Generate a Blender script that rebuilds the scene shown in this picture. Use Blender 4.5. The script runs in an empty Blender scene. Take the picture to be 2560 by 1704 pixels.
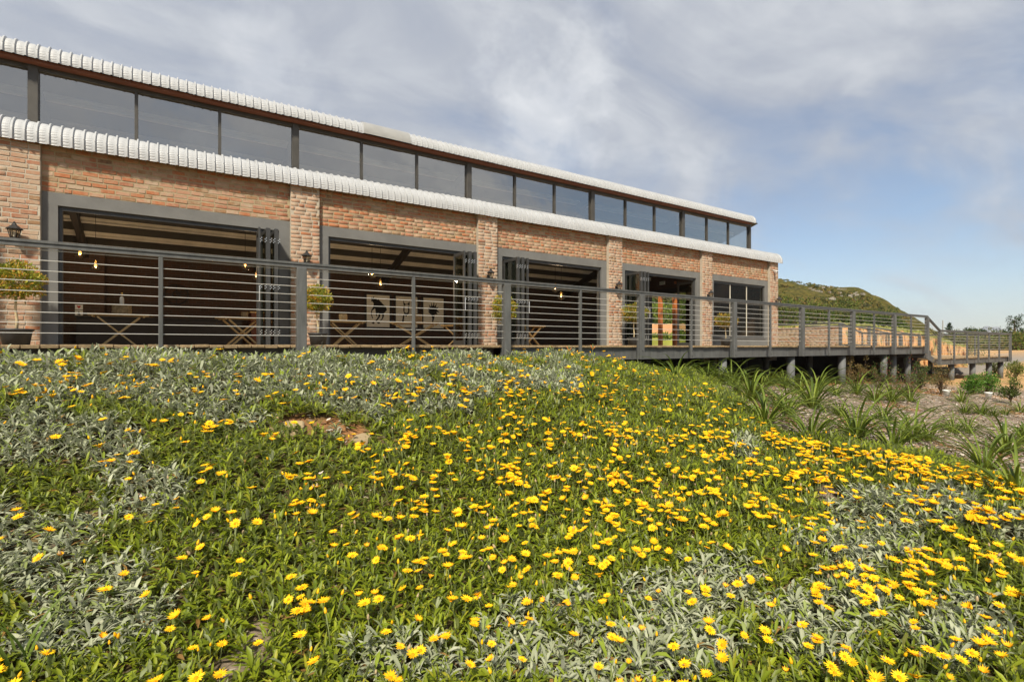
import bpy, math, random
import numpy as np
from mathutils import Vector, Matrix

random.seed(7)
rng = np.random.default_rng(7)
scene = bpy.context.scene
COL = scene.collection
rad = math.radians

# ------------------------------------------------------------------ camera
TH = rad(56.8)                       # angle between the view axis and the facade
CC, SS = math.cos(TH), math.sin(TH)
CAMZ = -0.02
FPX = 1280.0                         # 18 mm lens in photograph pixels (2560 wide)
cam_data = bpy.data.cameras.new('camera')
cam_data.lens = 18.0
cam_data.sensor_width = 36.0
cam_data.shift_y = 0.0055
cam_data.clip_start = 0.05
cam_data.clip_end = 9000
cam = bpy.data.objects.new('camera', cam_data)
COL.objects.link(cam)
cam.location = (0, 0, CAMZ)
cam.rotation_euler = (rad(90), 0, TH - rad(90))
scene.camera = cam

# ------------------------------------------------------------------ light
SUN_AZ = rad(-133)                   # direction (from origin) towards the sun, from +x
SUN_EL = rad(46)
world = bpy.data.worlds.new('World')
scene.world = world
world.use_nodes = True
sun_data = bpy.data.lights.new('sun', 'SUN')
sun_data.energy = 3.7
sun_data.angle = rad(6)
sun_data.color = (1.0, 0.91, 0.75)
sun = bpy.data.objects.new('sun', sun_data)
COL.objects.link(sun)
sdir = Vector((math.cos(SUN_AZ) * math.cos(SUN_EL), math.sin(SUN_AZ) * math.cos(SUN_EL), math.sin(SUN_EL)))
sun.rotation_euler = sdir.to_track_quat('Z', 'Y').to_euler()
sun.location = sdir * 40
scene.view_settings.view_transform = 'Standard'
scene.view_settings.look = 'None'
scene.view_settings.gamma = 1.0
scene.view_settings.use_curve_mapping = False
scene.view_settings.exposure = 0.84
scene.cycles.max_bounces = 8
scene.cycles.diffuse_bounces = 4
scene.cycles.glossy_bounces = 4
scene.cycles.transparent_max_bounces = 12
scene.cycles.caustics_reflective = False
scene.cycles.caustics_refractive = False
scene.cycles.use_denoising = True


def build_world():
    nt = world.node_tree
    nt.nodes.clear()
    N = nt.nodes.new
    L = nt.links.new
    out = N('ShaderNodeOutputWorld')
    bg = N('ShaderNodeBackground')
    bg.inputs['Strength'].default_value = 0.13
    L(bg.outputs[0], out.inputs[0])
    sky = N('ShaderNodeTexSky')
    sky.sky_type = 'NISHITA'
    sky.sun_disc = False
    sky.sun_elevation = SUN_EL
    sky.sun_rotation = math.atan2(sdir.x, sdir.y)
    sky.air_density = 1.0
    sky.dust_density = 0.6
    sky.ozone_density = 2.0
    tc = N('ShaderNodeTexCoord')
    sep = N('ShaderNodeSeparateXYZ')
    L(tc.outputs['Generated'], sep.inputs[0])

    def math_(op, a, b=None, c=None):
        n = N('ShaderNodeMath')
        n.operation = op
        for i, v in enumerate((a, b, c)):
            if v is None:
                continue
            if isinstance(v, (int, float)):
                n.inputs[i].default_value = v
            else:
                L(v, n.inputs[i])
        return n.outputs[0]
    zc = math_('MAXIMUM', sep.outputs[2], 0.0)
    den = math_('ADD', zc, 0.30)
    px = math_('DIVIDE', sep.outputs[0], den)
    py = math_('DIVIDE', sep.outputs[1], den)
    comb = N('ShaderNodeCombineXYZ')
    L(px, comb.inputs[0])
    L(py, comb.inputs[1])

    def noise(scale, detail, rough, dist, rot, sc, loc=(0, 0, 0)):
        mp = N('ShaderNodeMapping')
        mp.inputs['Rotation'].default_value = (0, 0, rot)
        mp.inputs['Scale'].default_value = sc
        mp.inputs['Location'].default_value = loc
        L(comb.outputs[0], mp.inputs[0])
        n = N('ShaderNodeTexNoise')
        n.inputs['Scale'].default_value = scale
        n.inputs['Detail'].default_value = detail
        n.inputs['Roughness'].default_value = rough
        n.inputs['Distortion'].default_value = dist
        L(mp.outputs[0], n.inputs['Vector'])
        return n.outputs[0]
    big = noise(0.95, 6, 0.55, 0.4, 0.5, (1, 1, 1), (3.1, 1.7, 0))
    wisp = noise(1.9, 9, 0.56, 0.9, rad(38), (0.62, 1.4, 1), (0.4, 5.2, 0))
    fine = noise(4.6, 8, 0.58, 0.6, rad(20), (0.9, 1.15, 1), (7, 2, 0))
    lump = N('ShaderNodeTexNoise')
    lump.inputs['Scale'].default_value = 9
    lump.inputs['Detail'].default_value = 7
    lump.inputs['Roughness'].default_value = .62
    L(tc.outputs['Generated'], lump.inputs['Vector'])
    mixn = math_('ADD', math_('MULTIPLY', big, 0.5), math_('MULTIPLY', wisp, 0.5))
    # cover: high towards the zenith, opening to blue near the horizon
    elev = N('ShaderNodeMapRange')
    elev.interpolation_type = 'SMOOTHSTEP'
    elev.inputs['From Min'].default_value = 0.03
    elev.inputs['From Max'].default_value = 0.42
    elev.inputs['To Min'].default_value = -0.08
    elev.inputs['To Max'].default_value = 0.16
    L(zc, elev.inputs['Value'])
    cov_in = math_('ADD', mixn, elev.outputs[0])
    cov = N('ShaderNodeMapRange')
    cov.interpolation_type = 'SMOOTHSTEP'
    cov.inputs['From Min'].default_value = 0.40
    cov.inputs['From Max'].default_value = 0.66
    L(cov_in, cov.inputs['Value'])
    # brightness inside the cloud
    br = math_('ADD', math_('MULTIPLY', wisp, 0.55), math_('MULTIPLY', fine, 0.45))
    ramp = N('ShaderNodeValToRGB')
    e = ramp.color_ramp.elements
    e[0].position = 0.36
    e[0].color = (1.72, 1.9, 2.3, 1)
    e[1].position = 0.63
    e[1].color = (2.85, 2.95, 3.12, 1)
    m = ramp.color_ramp.elements.new(0.5)
    m.color = (2.15, 2.28, 2.56, 1)
    L(br, ramp.inputs[0])
    # one brighter cumulus puff above the roof line
    def puff(az, el, size):
        d = N('ShaderNodeVectorMath')
        d.operation = 'DISTANCE'
        L(tc.outputs['Generated'], d.inputs[0])
        d.inputs[1].default_value = (math.cos(az) * math.cos(el), math.sin(az) * math.cos(el), math.sin(el))
        wob = math_('ADD', d.outputs['Value'], math_('MULTIPLY', math_('SUBTRACT', lump.outputs[0], 0.5), size * 2.6))
        mr = N('ShaderNodeMapRange')
        mr.interpolation_type = 'SMOOTHSTEP'
        mr.inputs['From Min'].default_value = size
        mr.inputs['From Max'].default_value = 0.0
        L(wob, mr.inputs['Value'])
        return mr.outputs[0]
    p1 = puff(rad(53.0), rad(24.5), 0.17)
    p2 = puff(rad(82), rad(26), 0.10)
    add = math_('MULTIPLY', math_('ADD', p1, math_('MULTIPLY', p2, 0.7)), 1.0)
    addc = N('ShaderNodeMixRGB')
    addc.blend_type = 'ADD'
    addc.inputs[0].default_value = 1.0
    L(ramp.outputs[0], addc.inputs[1])
    cmb = N('ShaderNodeCombineXYZ')
    L(math_('MULTIPLY', add, .95), cmb.inputs[0])
    L(math_('MULTIPLY', add, .92), cmb.inputs[1])
    L(math_('MULTIPLY', add, .82), cmb.inputs[2])
    L(cmb.outputs[0], addc.inputs[2])
    # clear part of the sky
    skyc = N('ShaderNodeMixRGB')
    skyc.blend_type = 'MULTIPLY'
    skyc.inputs[0].default_value = 1.0
    L(sky.outputs[0], skyc.inputs[1])
    skyc.inputs[2].default_value = (0.55, 0.545, 0.55, 1)
    mx = N('ShaderNodeMixRGB')
    L(math_('MAXIMUM', math_('MULTIPLY', cov.outputs[0], 0.93), math_('MULTIPLY', add, 0.9)), mx.inputs[0])
    L(skyc.outputs[0], mx.inputs[1])
    L(addc.outputs[0], mx.inputs[2])
    L(mx.outputs[0], bg.inputs['Color'])


build_world()

# ------------------------------------------------------------------ picture <-> place helpers (photograph pixels, 2560 wide)
def proj(P):
    P = np.asarray(P, float)
    Z = P[..., 0] * CC + P[..., 1] * SS
    X = P[..., 0] * SS - P[..., 1] * CC
    Zs = np.where(np.abs(Z) < 1e-6, 1e-6, Z)
    return 1280 + FPX * X / Zs, 866 - FPX * (P[..., 2] - CAMZ) / Zs, Z


def ray(u):
    t = (u - 1280) / FPX
    return CC + SS * t, SS - CC * t


def at_depth(u, v, Z):
    a, b = ray(u)
    return (a * Z, b * Z, CAMZ + (866 - v) / FPX * Z)


def x_on(u, Y):
    """x of the point of plane y=Y seen in photograph column u"""
    a, b = ray(u)
    return a / b * Y


# ------------------------------------------------------------------ node material helpers
MATS = {}


def new_mat(name):
    m = bpy.data.materials.new(name)
    m.use_nodes = True
    MATS[name] = m
    nt = m.node_tree
    return m, nt, nt.nodes['Principled BSDF']


def mat(name, color, rough=0.6, metal=0.0, var=0.15, scale=6.0, bump=0.0, bscale=40.0, spec=0.4, detail=5, second=None, stretch=(1, 1, 1)):
    m, nt, b = new_mat(name)
    b.inputs['Roughness'].default_value = rough
    b.inputs['Metallic'].default_value = metal
    b.inputs['Specular IOR Level'].default_value = spec
    N, L = nt.nodes.new, nt.links.new
    geo = N('ShaderNodeNewGeometry')
    mp = N('ShaderNodeMapping')
    mp.inputs['Scale'].default_value = stretch
    L(geo.outputs['Position'], mp.inputs[0])
    n = N('ShaderNodeTexNoise')
    n.inputs['Scale'].default_value = scale
    n.inputs['Detail'].default_value = detail
    n.inputs['Roughness'].default_value = 0.6
    L(mp.outputs[0], n.inputs['Vector'])
    r = N('ShaderNodeValToRGB')
    c2 = second or tuple(c * (1 + var) for c in color)
    c1 = tuple(c * (1 - var) for c in color) if second is None else color
    r.color_ramp.elements[0].position = 0.3
    r.color_ramp.elements[1].position = 0.7
    r.color_ramp.elements[0].color = (*c1, 1)
    r.color_ramp.elements[1].color = (*c2, 1)
    L(n.outputs[0], r.inputs[0])
    L(r.outputs[0], b.inputs['Base Color'])
    if bump > 0:
        n2 = N('ShaderNodeTexNoise')
        n2.inputs['Scale'].default_value = bscale
        n2.inputs['Detail'].default_value = 4
        L(mp.outputs[0], n2.inputs['Vector'])
        bp = N('ShaderNodeBump')
        bp.inputs['Strength'].default_value = bump
        bp.inputs['Distance'].default_value = 0.01
        L(n2.outputs[0], bp.inputs['Height'])
        L(bp.outputs[0], b.inputs['Normal'])
    return m


def leaf_mat(name, under=None, rough=0.5, transl=0.25, under_mix=0.85, spec=0.3):
    """colour from the per-leaf attribute; pale underside when given"""
    m, nt, b = new_mat(name)
    N, L = nt.nodes.new, nt.links.new
    at = N('ShaderNodeAttribute')
    at.attribute_name = 'tint'
    src = at.outputs['Color']
    if under:
        geo = N('ShaderNodeNewGeometry')
        mx = N('ShaderNodeMixRGB')
        mul = N('ShaderNodeMath')
        mul.operation = 'MULTIPLY'
        mul.inputs[1].default_value = under_mix
        L(geo.outputs['Backfacing'], mul.inputs[0])
        L(mul.outputs[0], mx.inputs[0])
        L(src, mx.inputs[1])
        mx.inputs[2].default_value = (*under, 1)
        src = mx.outputs[0]
    b.inputs['Roughness'].default_value = rough
    b.inputs['Specular IOR Level'].default_value = spec
    L(src, b.inputs['Base Color'])
    tr = N('ShaderNodeBsdfTranslucent')
    L(src, tr.inputs['Color'])
    ms = N('ShaderNodeMixShader')
    ms.inputs[0].default_value = transl
    L(b.outputs[0], ms.inputs[1])
    L(tr.outputs[0], ms.inputs[2])
    L(ms.outputs[0], nt.nodes['Material Output'].inputs[0])
    return m


def glass_mat(name, refl, rough, tint, facing=0.0):
    m = bpy.data.materials.new(name)
    m.use_nodes = True
    nt = m.node_tree
    nt.nodes.clear()
    N, L = nt.nodes.new, nt.links.new
    o = N('ShaderNodeOutputMaterial')
    g = N('ShaderNodeBsdfGlossy')
    g.inputs['Roughness'].default_value = rough
    g.inputs['Color'].default_value = (0.95, 0.91, 0.83, 1)
    gg = N('ShaderNodeNewGeometry')
    nz_ = N('ShaderNodeTexNoise')
    nz_.inputs['Scale'].default_value = 1.3
    nz_.inputs['Detail'].default_value = 2
    L(gg.outputs['Position'], nz_.inputs['Vector'])
    bp = N('ShaderNodeBump')
    bp.inputs['Strength'].default_value = .12
    bp.inputs['Distance'].default_value = .05
    L(nz_.outputs[0], bp.inputs['Height'])
    L(bp.outputs[0], g.inputs['Normal'])
    t = N('ShaderNodeBsdfTransparent')
    t.inputs['Color'].default_value = (*tint, 1)
    lw = N('ShaderNodeLayerWeight')
    lw.inputs['Blend'].default_value = 0.35
    mr = N('ShaderNodeMapRange')
    mr.inputs['To Min'].default_value = refl
    mr.inputs['To Max'].default_value = min(1, refl + facing)
    L(lw.outputs['Facing'], mr.inputs['Value'])
    mx = N('ShaderNodeMixShader')
    L(mr.outputs[0], mx.inputs[0])
    L(t.outputs[0], mx.inputs[1])
    L(g.outputs[0], mx.inputs[2])
    L(mx.outputs[0], o.inputs[0])
    MATS[name] = m
    return m


def emit_mat(name, color, strength):
    m, nt, b = new_mat(name)
    b.inputs['Base Color'].default_value = (*color, 1)
    b.inputs['Emission Color'].default_value = (*color, 1)
    b.inputs['Emission Strength'].default_value = strength
    return m


def brick_mat(name, c1, c2, wash=(0.38, 0.315, 0.225), wash_amt=0.5):
    """fired clay with lime and mortar smears"""
    m, nt, b = new_mat(name)
    N, L = nt.nodes.new, nt.links.new
    geo = N('ShaderNodeNewGeometry')
    n = N('ShaderNodeTexNoise')
    n.inputs['Scale'].default_value = 14
    n.inputs['Detail'].default_value = 6
    L(geo.outputs['Position'], n.inputs['Vector'])
    r = N('ShaderNodeValToRGB')
    r.color_ramp.elements[0].position = 0.32
    r.color_ramp.elements[1].position = 0.68
    r.color_ramp.elements[0].color = (*c1, 1)
    r.color_ramp.elements[1].color = (*c2, 1)
    L(n.outputs[0], r.inputs[0])
    n2 = N('ShaderNodeTexNoise')
    n2.inputs['Scale'].default_value = 6.5
    n2.inputs['Detail'].default_value = 9
    n2.inputs['Roughness'].default_value = 0.72
    L(geo.outputs['Position'], n2.inputs['Vector'])
    mr = N('ShaderNodeMapRange')
    mr.inputs['From Min'].default_value = 0.44
    mr.inputs['From Max'].default_value = 0.66
    mr.inputs['To Max'].default_value = wash_amt
    L(n2.outputs[0], mr.inputs['Value'])
    mx = N('ShaderNodeMixRGB')
    L(mr.outputs[0], mx.inputs[0])
    L(r.outputs[0], mx.inputs[1])
    mx.inputs[2].default_value = (*wash, 1)
    L(mx.outputs[0], b.inputs['Base Color'])
    b.inputs['Roughness'].default_value = 0.9
    b.inputs['Specular IOR Level'].default_value = 0.15
    bp = N('ShaderNodeBump')
    bp.inputs['Strength'].default_value = 0.5
    bp.inputs['Distance'].default_value = 0.008
    n3 = N('ShaderNodeTexNoise')
    n3.inputs['Scale'].default_value = 45
    n3.inputs['Detail'].default_value = 5
    L(geo.outputs['Position'], n3.inputs['Vector'])
    L(n3.outputs[0], bp.inputs['Height'])
    L(bp.outputs[0], b.inputs['Normal'])
    return m


mat('plaster_grey', (0.15, 0.15, 0.145), 0.8, var=0.12, scale=2.5, bump=0.25, bscale=60, spec=0.2)
mat('steel_grey', (0.092, 0.094, 0.092), 0.5, var=0.26, scale=4, bump=0.12, bscale=30, spec=0.4, stretch=(4, 4, .7), detail=8)
mat('frame_dark', (0.035, 0.035, 0.034), 0.42, var=0.2, scale=8, spec=0.5)
mat('post_bronze', (0.055, 0.05, 0.042), 0.45, var=0.2, scale=6, spec=0.5)
mat('roof_white', (0.42, 0.43, 0.44), 0.42, var=0.07, scale=3.5, bump=0.08, bscale=18, spec=0.5)
mat('roof_cap', (0.30, 0.30, 0.29), 0.45, var=0.10, scale=4, bump=0.1, bscale=12)
mat('screw_grey', (0.25, 0.25, 0.25), 0.4, metal=0.6)
mat('fascia_brown', (0.17, 0.058, 0.028), 0.6, var=0.25, scale=5, stretch=(0.3, 2, 2))
mat('mortar_pale', (0.42, 0.37, 0.295), 0.95, var=0.15, scale=7, bump=0.8, bscale=55, spec=0.1)
mat('mortar', (0.34, 0.275, 0.175), 0.95, var=0.2, scale=9, bump=0.8, bscale=55, spec=0.1)
mat('deck_timber', (0.32, 0.23, 0.13), 0.8, var=0.3, scale=7, bump=0.4, bscale=50, stretch=(5, 0.6, 5), spec=0.2)
mat('cable_steel', (0.56, 0.55, 0.52), 0.4, metal=0.2, var=0.1)
mat('concrete_pillar', (0.12, 0.125, 0.125), 0.7, var=0.2, scale=4, bump=0.2, bscale=25)
mat('black_metal', (0.022, 0.022, 0.022), 0.5, var=0.3, scale=14, spec=0.4)
mat('interior_dark', (0.05, 0.045, 0.04), 0.8, var=0.2)
mat('interior_floor', (0.30, 0.26, 0.21), 0.5, var=0.25, scale=3)
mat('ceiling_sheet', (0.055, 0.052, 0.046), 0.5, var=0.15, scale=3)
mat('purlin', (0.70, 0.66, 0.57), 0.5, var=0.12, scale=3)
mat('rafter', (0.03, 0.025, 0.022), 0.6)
mat('table_wood', (0.78, 0.55, 0.25), 0.6, var=0.22, scale=9, stretch=(3, 3, 3), spec=0.3)
mat('stump_bark', (0.36, 0.27, 0.15), 0.9, var=0.4, scale=22, bump=0.8, bscale=60)
mat('stump_top', (0.46, 0.34, 0.18), 0.8, var=0.2, scale=30)
mat('pot_black', (0.03, 0.031, 0.033), 0.55, var=0.25, scale=6, spec=0.4)
mat('pot_soil', (0.05, 0.035, 0.02), 0.95, var=0.4, scale=40)
mat('pale_stem', (0.46, 0.37, 0.22), 0.85, var=0.25, scale=20, bump=0.4, bscale=60)
mat('stem_green', (0.16, 0.19, 0.06), 0.7, var=0.3, scale=30)
mat('bark_brown', (0.11, 0.075, 0.045), 0.9, var=0.35, scale=14, bump=0.5)
mat('paper', (0.86, 0.83, 0.72), 0.8, var=0.05)
mat('ink', (0.02, 0.018, 0.016), 0.8, var=0.3, scale=25)
mat('sign_white', (0.75, 0.75, 0.70), 0.5, var=0.03)
mat('sign_green', (0.02, 0.22, 0.07), 0.5, var=0.05)
mat('sign_red', (0.5, 0.03, 0.02), 0.4, var=0.1)
mat('plastic_white', (0.75, 0.75, 0.72), 0.4, var=0.06)
mat('bottle_glass', (0.015, 0.02, 0.012), 0.15, var=0.1, spec=0.6)
mat('gold_foil', (0.55, 0.34, 0.08), 0.3, metal=0.6, var=0.1)
mat('timber_orange', (0.42, 0.13, 0.03), 0.6, var=0.25, scale=6, stretch=(4, 4, 0.6))
mat('rock', (0.29, 0.22, 0.125), 0.9, var=0.25, scale=5, bump=0.7, bscale=18)
mat('hill_rock', (0.27, 0.24, 0.19), 0.95, var=0.3, scale=1.5)
mat('cabinet_wood', (0.16, 0.05, 0.02), 0.5, var=0.25, scale=5)
mat('hinge_metal', (0.7, 0.7, 0.68), 0.3, metal=0.8, var=0.05)
mat('utility_pole', (0.36, 0.35, 0.33), 0.8)
mat('petal_gold', (0.78, 0.43, 0.006), 0.6, var=0.08, scale=30, spec=0.15)
mat('petal_yellow', (0.82, 0.51, 0.007), 0.55, var=0.06, scale=30, spec=0.2)
mat('petal_old', (0.82, 0.42, 0.012), 0.6, var=0.12, scale=30, spec=0.2)
mat('flower_centre', (0.72, 0.27, 0.008), 0.8, var=0.2, scale=90, spec=0.1)
mat('lily_orange', (0.58, 0.20, 0.04), 0.5, var=0.2, scale=30)
mat('mountain_rock', (0.20, 0.20, 0.21), 0.95, var=0.15, scale=0.01)
glass_mat('clerestory_glass', 0.43, 0.015, (0.55, 0.56, 0.57), 0.3)
glass_mat('door_glass', 0.05, 0.01, (0.72, 0.76, 0.70), 0.3)
glass_mat('window_glass', 0.012, 0.01, (0.82, 0.81, 0.76), 0.02)
glass_mat('lamp_glass', 0.08, 0.02, (0.85, 0.82, 0.75), 0.4)
emit_mat('bulb_glow', (1.0, 0.50, 0.14), 1.3)
BRICKS = [
    brick_mat('brick_orange', (0.35, 0.13, 0.06), (0.40, 0.17, 0.085), wash_amt=0.55),
    brick_mat('brick_red', (0.31, 0.13, 0.075), (0.37, 0.18, 0.11), wash_amt=0.58),
    brick_mat('brick_pink', (0.36, 0.19, 0.115), (0.41, 0.24, 0.16), wash_amt=0.75),
    brick_mat('brick_pale', (0.39, 0.245, 0.165), (0.43, 0.305, 0.22), wash_amt=0.9),
    brick_mat('brick_brown', (0.24, 0.135, 0.07), (0.32, 0.19, 0.105), wash_amt=0.6),
    brick_mat('brick_burnt', (0.13, 0.085, 0.06), (0.30, 0.18, 0.11), wash_amt=0.5),
]
leaf_mat('leaf_silver', under=(0.54, 0.55, 0.45), rough=0.75, transl=0.22, under_mix=0.6, spec=0.15)
leaf_mat('leaf_green', under=(0.42, 0.44, 0.33), rough=0.45, transl=0.45, under_mix=0.3, spec=0.4)
leaf_mat('leaf_plain', rough=0.5, transl=0.3, spec=0.3)
leaf_mat('leaf_far', rough=0.8, transl=0.15, spec=0.1)
leaf_mat('chips', rough=0.95, transl=0.0, spec=0.1)


def interior_brick():
    m, nt, b = new_mat('interior_brick')
    N, L = nt.nodes.new, nt.links.new
    geo = N('ShaderNodeNewGeometry')
    sep = N('ShaderNodeSeparateXYZ')
    L(geo.outputs['Position'], sep.inputs[0])
    ad = N('ShaderNodeMath')
    L(sep.outputs[0], ad.inputs[0])
    L(sep.outputs[1], ad.inputs[1])
    cb = N('ShaderNodeCombineXYZ')
    L(ad.outputs[0], cb.inputs[0])
    L(sep.outputs[2], cb.inputs[1])
    t = N('ShaderNodeTexBrick')
    t.inputs['Scale'].default_value = 1.0
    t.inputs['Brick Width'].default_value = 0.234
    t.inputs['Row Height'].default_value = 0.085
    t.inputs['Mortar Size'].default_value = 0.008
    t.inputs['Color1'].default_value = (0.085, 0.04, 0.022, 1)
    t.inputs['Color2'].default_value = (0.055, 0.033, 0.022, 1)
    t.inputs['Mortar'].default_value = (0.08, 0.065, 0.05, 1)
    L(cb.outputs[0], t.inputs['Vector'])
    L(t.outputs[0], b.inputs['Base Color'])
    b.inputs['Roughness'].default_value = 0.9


interior_brick()


# ------------------------------------------------------------------ mesh helpers
class MB:
    def __init__(s):
        s.v, s.f, s.m = [], [], []

    def add(s, vs, fs, mi=0):
        o = len(s.v)
        s.v += [tuple(p) for p in vs]
        s.f += [tuple(i + o for i in f) for f in fs]
        s.m += [mi] * len(fs)
        return s

    def box(s, x0, x1, y0, y1, z0, z1, mi=0):
        vs = [(x, y, z) for z in (z0, z1) for y in (y0, y1) for x in (x0, x1)]
        fs = [(0, 2, 3, 1), (4, 5, 7, 6), (0, 1, 5, 4), (2, 6, 7, 3), (0, 4, 6, 2), (1, 3, 7, 5)]
        return s.add(vs, fs, mi)

    def cbox(s, x0, x1, y0, y1, z0, z1, b=0.004, mi=0):
        """box with chamfered edges (an octagon prism along its longest side plus end chamfers)"""
        d = [x1 - x0, y1 - y0, z1 - z0]
        ax = d.index(max(d))
        lo, hi = [x0, y0, z0], [x1, y1, z1]
        a1, a2 = [(1, 2), (2, 0), (0, 1)][ax]

        def ring(t, k):
            A0, A1, B0, B1 = lo[a1] + k, hi[a1] - k, lo[a2] + k, hi[a2] - k
            pts = [(A0 + b, B0), (A1 - b, B0), (A1, B0 + b), (A1, B1 - b), (A1 - b, B1), (A0 + b, B1), (A0, B1 - b), (A0, B0 + b)]
            out = []
            for p, q in pts:
                c = [0, 0, 0]
                c[ax], c[a1], c[a2] = t, p, q
                out.append(tuple(c))
            return out
        rs = [ring(lo[ax], b * 0.8), ring(lo[ax] + b, 0), ring(hi[ax] - b, 0), ring(hi[ax], b * 0.8)]
        vs = sum(rs, [])
        fs = [tuple(range(7, -1, -1)), tuple(range(24, 32))]
        for r in range(3):
            for i in range(8):
                j = (i + 1) % 8
                fs.append((r * 8 + i, r * 8 + j, r * 8 + 8 + j, r * 8 + 8 + i))
        return s.add(vs, fs, mi)

    def bar(s, p, q, w, h, up=(0, 0, 1), mi=0):
        p, q = Vector(p), Vector(q)
        d = (q - p).normalized()
        u = Vector(up)
        a = d.cross(u)
        if a.length < 1e-5:
            a = d.cross(Vector((1, 0, 0)))
        a.normalize()
        b = a.cross(d).normalized()
        vs = []
        for e in (p, q):
            for i, j in ((-1, -1), (1, -1), (1, 1), (-1, 1)):
                vs.append(e + a * (i * w / 2) + b * (j * h / 2))
        return s.add(vs, [(0, 1, 2, 3), (7, 6, 5, 4), (0, 4, 5, 1), (1, 5, 6, 2), (2, 6, 7, 3), (3, 7, 4, 0)], mi)

    def tube(s, pts, rs, seg=8, caps=True, mi=0):
        pts = [Vector(p) for p in pts]
        if isinstance(rs, (int, float)):
            rs = [rs] * len(pts)
        vs, fs = [], []
        ref = None
        for i, p in enumerate(pts):
            d = (pts[min(i + 1, len(pts) - 1)] - pts[max(i - 1, 0)]).normalized()
            if ref is None:
                ref = d.cross(Vector((0.31, 0.77, 0.2))).normalized()
            a = (ref - d * ref.dot(d)).normalized()
            ref = a
            b = d.cross(a)
            for k in range(seg):
                an = 2 * math.pi * k / seg
                vs.append(p + (a * math.cos(an) + b * math.sin(an)) * rs[i])
        for i in range(len(pts) - 1):
            for k in range(seg):
                j = (k + 1) % seg
                fs.append((i * seg + k, i * seg + j, (i + 1) * seg + j, (i + 1) * seg + k))
        if caps:
            fs.append(tuple(range(seg - 1, -1, -1)))
            fs.append(tuple(range((len(pts) - 1) * seg, len(pts) * seg)))
        return s.add(vs, fs, mi)

    def lathe(s, prof, seg=20, c=(0, 0, 0), mi=0, caps=True):
        vs, fs = [], []
        for r, z in prof:
            for k in range(seg):
                an = 2 * math.pi * k / seg
                vs.append((c[0] + r * math.cos(an), c[1] + r * math.sin(an), c[2] + z))
        for i in range(len(prof) - 1):
            for k in range(seg):
                j = (k + 1) % seg
                fs.append((i * seg + k, i * seg + j, (i + 1) * seg + j, (i + 1) * seg + k))
        if caps:
            fs.append(tuple(range(seg - 1, -1, -1)))
            fs.append(tuple(range((len(prof) - 1) * seg, len(prof) * seg)))
        return s.add(vs, fs, mi)

    def poly(s, pts, n, th, mi=0):
        """extrude a planar polygon (3d points) by th along n"""
        n = Vector(n) * th
        k = len(pts)
        vs = [Vector(p) for p in pts] + [Vector(p) + n for p in pts]
        fs = [tuple(range(k)), tuple(range(2 * k - 1, k - 1, -1))]
        for i in range(k):
            j = (i + 1) % k
            fs.append((i, i + k, j + k, j))
        return s.add(vs, fs, mi)

    def mesh(s, name, mats, smooth=False, off=(0, 0, 0)):
        me = bpy.data.meshes.new(name)
        vs = [(p[0] - off[0], p[1] - off[1], p[2] - off[2]) for p in s.v]
        me.from_pydata(vs, [], s.f)
        for m_ in ([mats] if isinstance(mats, str) else mats):
            me.materials.append(MATS[m_])
        if any(s.m):
            me.polygons.foreach_set('material_index', s.m)
        if smooth:
            me.polygons.foreach_set('use_smooth', [True] * len(s.f))
        me.update()
        return me

    def build(s, name, mats, parent=None, smooth=False, world=True):
        off = (0, 0, 0)
        if parent is not None and world:
            off = wloc(parent)
        return link(name, s.mesh(name, mats, smooth, off), parent)


WL = {}


def wloc(o):
    return WL.get(o.name, (0, 0, 0))


def link(name, me, parent=None):
    o = bpy.data.objects.new(name, me)
    COL.objects.link(o)
    if parent is not None:
        o.parent = parent
        WL[o.name] = WL.get(parent.name, (0, 0, 0))
    return o


def tag(o, label=None, cat=None, group=None, kind=None):
    if label:
        o['label'] = label
    if cat:
        o['category'] = cat
    if group:
        o['group'] = group
    if kind:
        o['kind'] = kind
    return o


ORD = ['leftmost'] + [w + ' from the left' for w in ('second third fourth fifth sixth seventh eighth ninth tenth eleventh twelfth thirteenth fourteenth fifteenth sixteenth seventeenth eighteenth nineteenth twentieth twenty-first twenty-second twenty-third twenty-fourth twenty-fifth twenty-sixth twenty-seventh twenty-eighth').split()]


def thing(name, loc, label=None, cat=None, group=None, rz=0.0):
    o = bpy.data.objects.new(name, None)
    o.empty_display_size = 0.1
    COL.objects.link(o)
    o.location = loc
    o.rotation_euler = (0, 0, rz)
    WL[o.name] = tuple(loc)
    return tag(o, label, cat, group)


def copy_tree(o, parent=None):
    c = o.copy()
    COL.objects.link(c)
    c.parent = parent
    for ch in list(o.children):
        copy_tree(ch, c)
    return c


def np_mesh(name, V, F, mats, colors=None, smooth=False, mi=None):
    """V (n,3); F (m,k) one face size; colors per vertex (n,3)"""
    me = bpy.data.meshes.new(name)
    V = np.asarray(V, np.float32)
    F = np.asarray(F, np.int32)
    k = F.shape[1]
    me.vertices.add(len(V))
    me.vertices.foreach_set('co', V.ravel())
    me.loops.add(F.size)
    me.loops.foreach_set('vertex_index', F.ravel())
    me.polygons.add(len(F))
    me.polygons.foreach_set('loop_start', np.arange(0, F.size, k, dtype=np.int32))
    for m_ in ([mats] if isinstance(mats, str) else mats):
        me.materials.append(MATS[m_])
    if mi is not None:
        me.polygons.foreach_set('material_index', np.asarray(mi, np.int32))
    if smooth:
        me.polygons.foreach_set('use_smooth', np.ones(len(F), bool))
    me.update(calc_edges=True)
    if colors is not None:
        a = me.color_attributes.new('tint', 'FLOAT_COLOR', 'POINT')
        c4 = np.ones((len(V), 4), np.float32)
        c4[:, :3] = colors
        a.data.foreach_set('color', c4.ravel())
    return me


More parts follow.
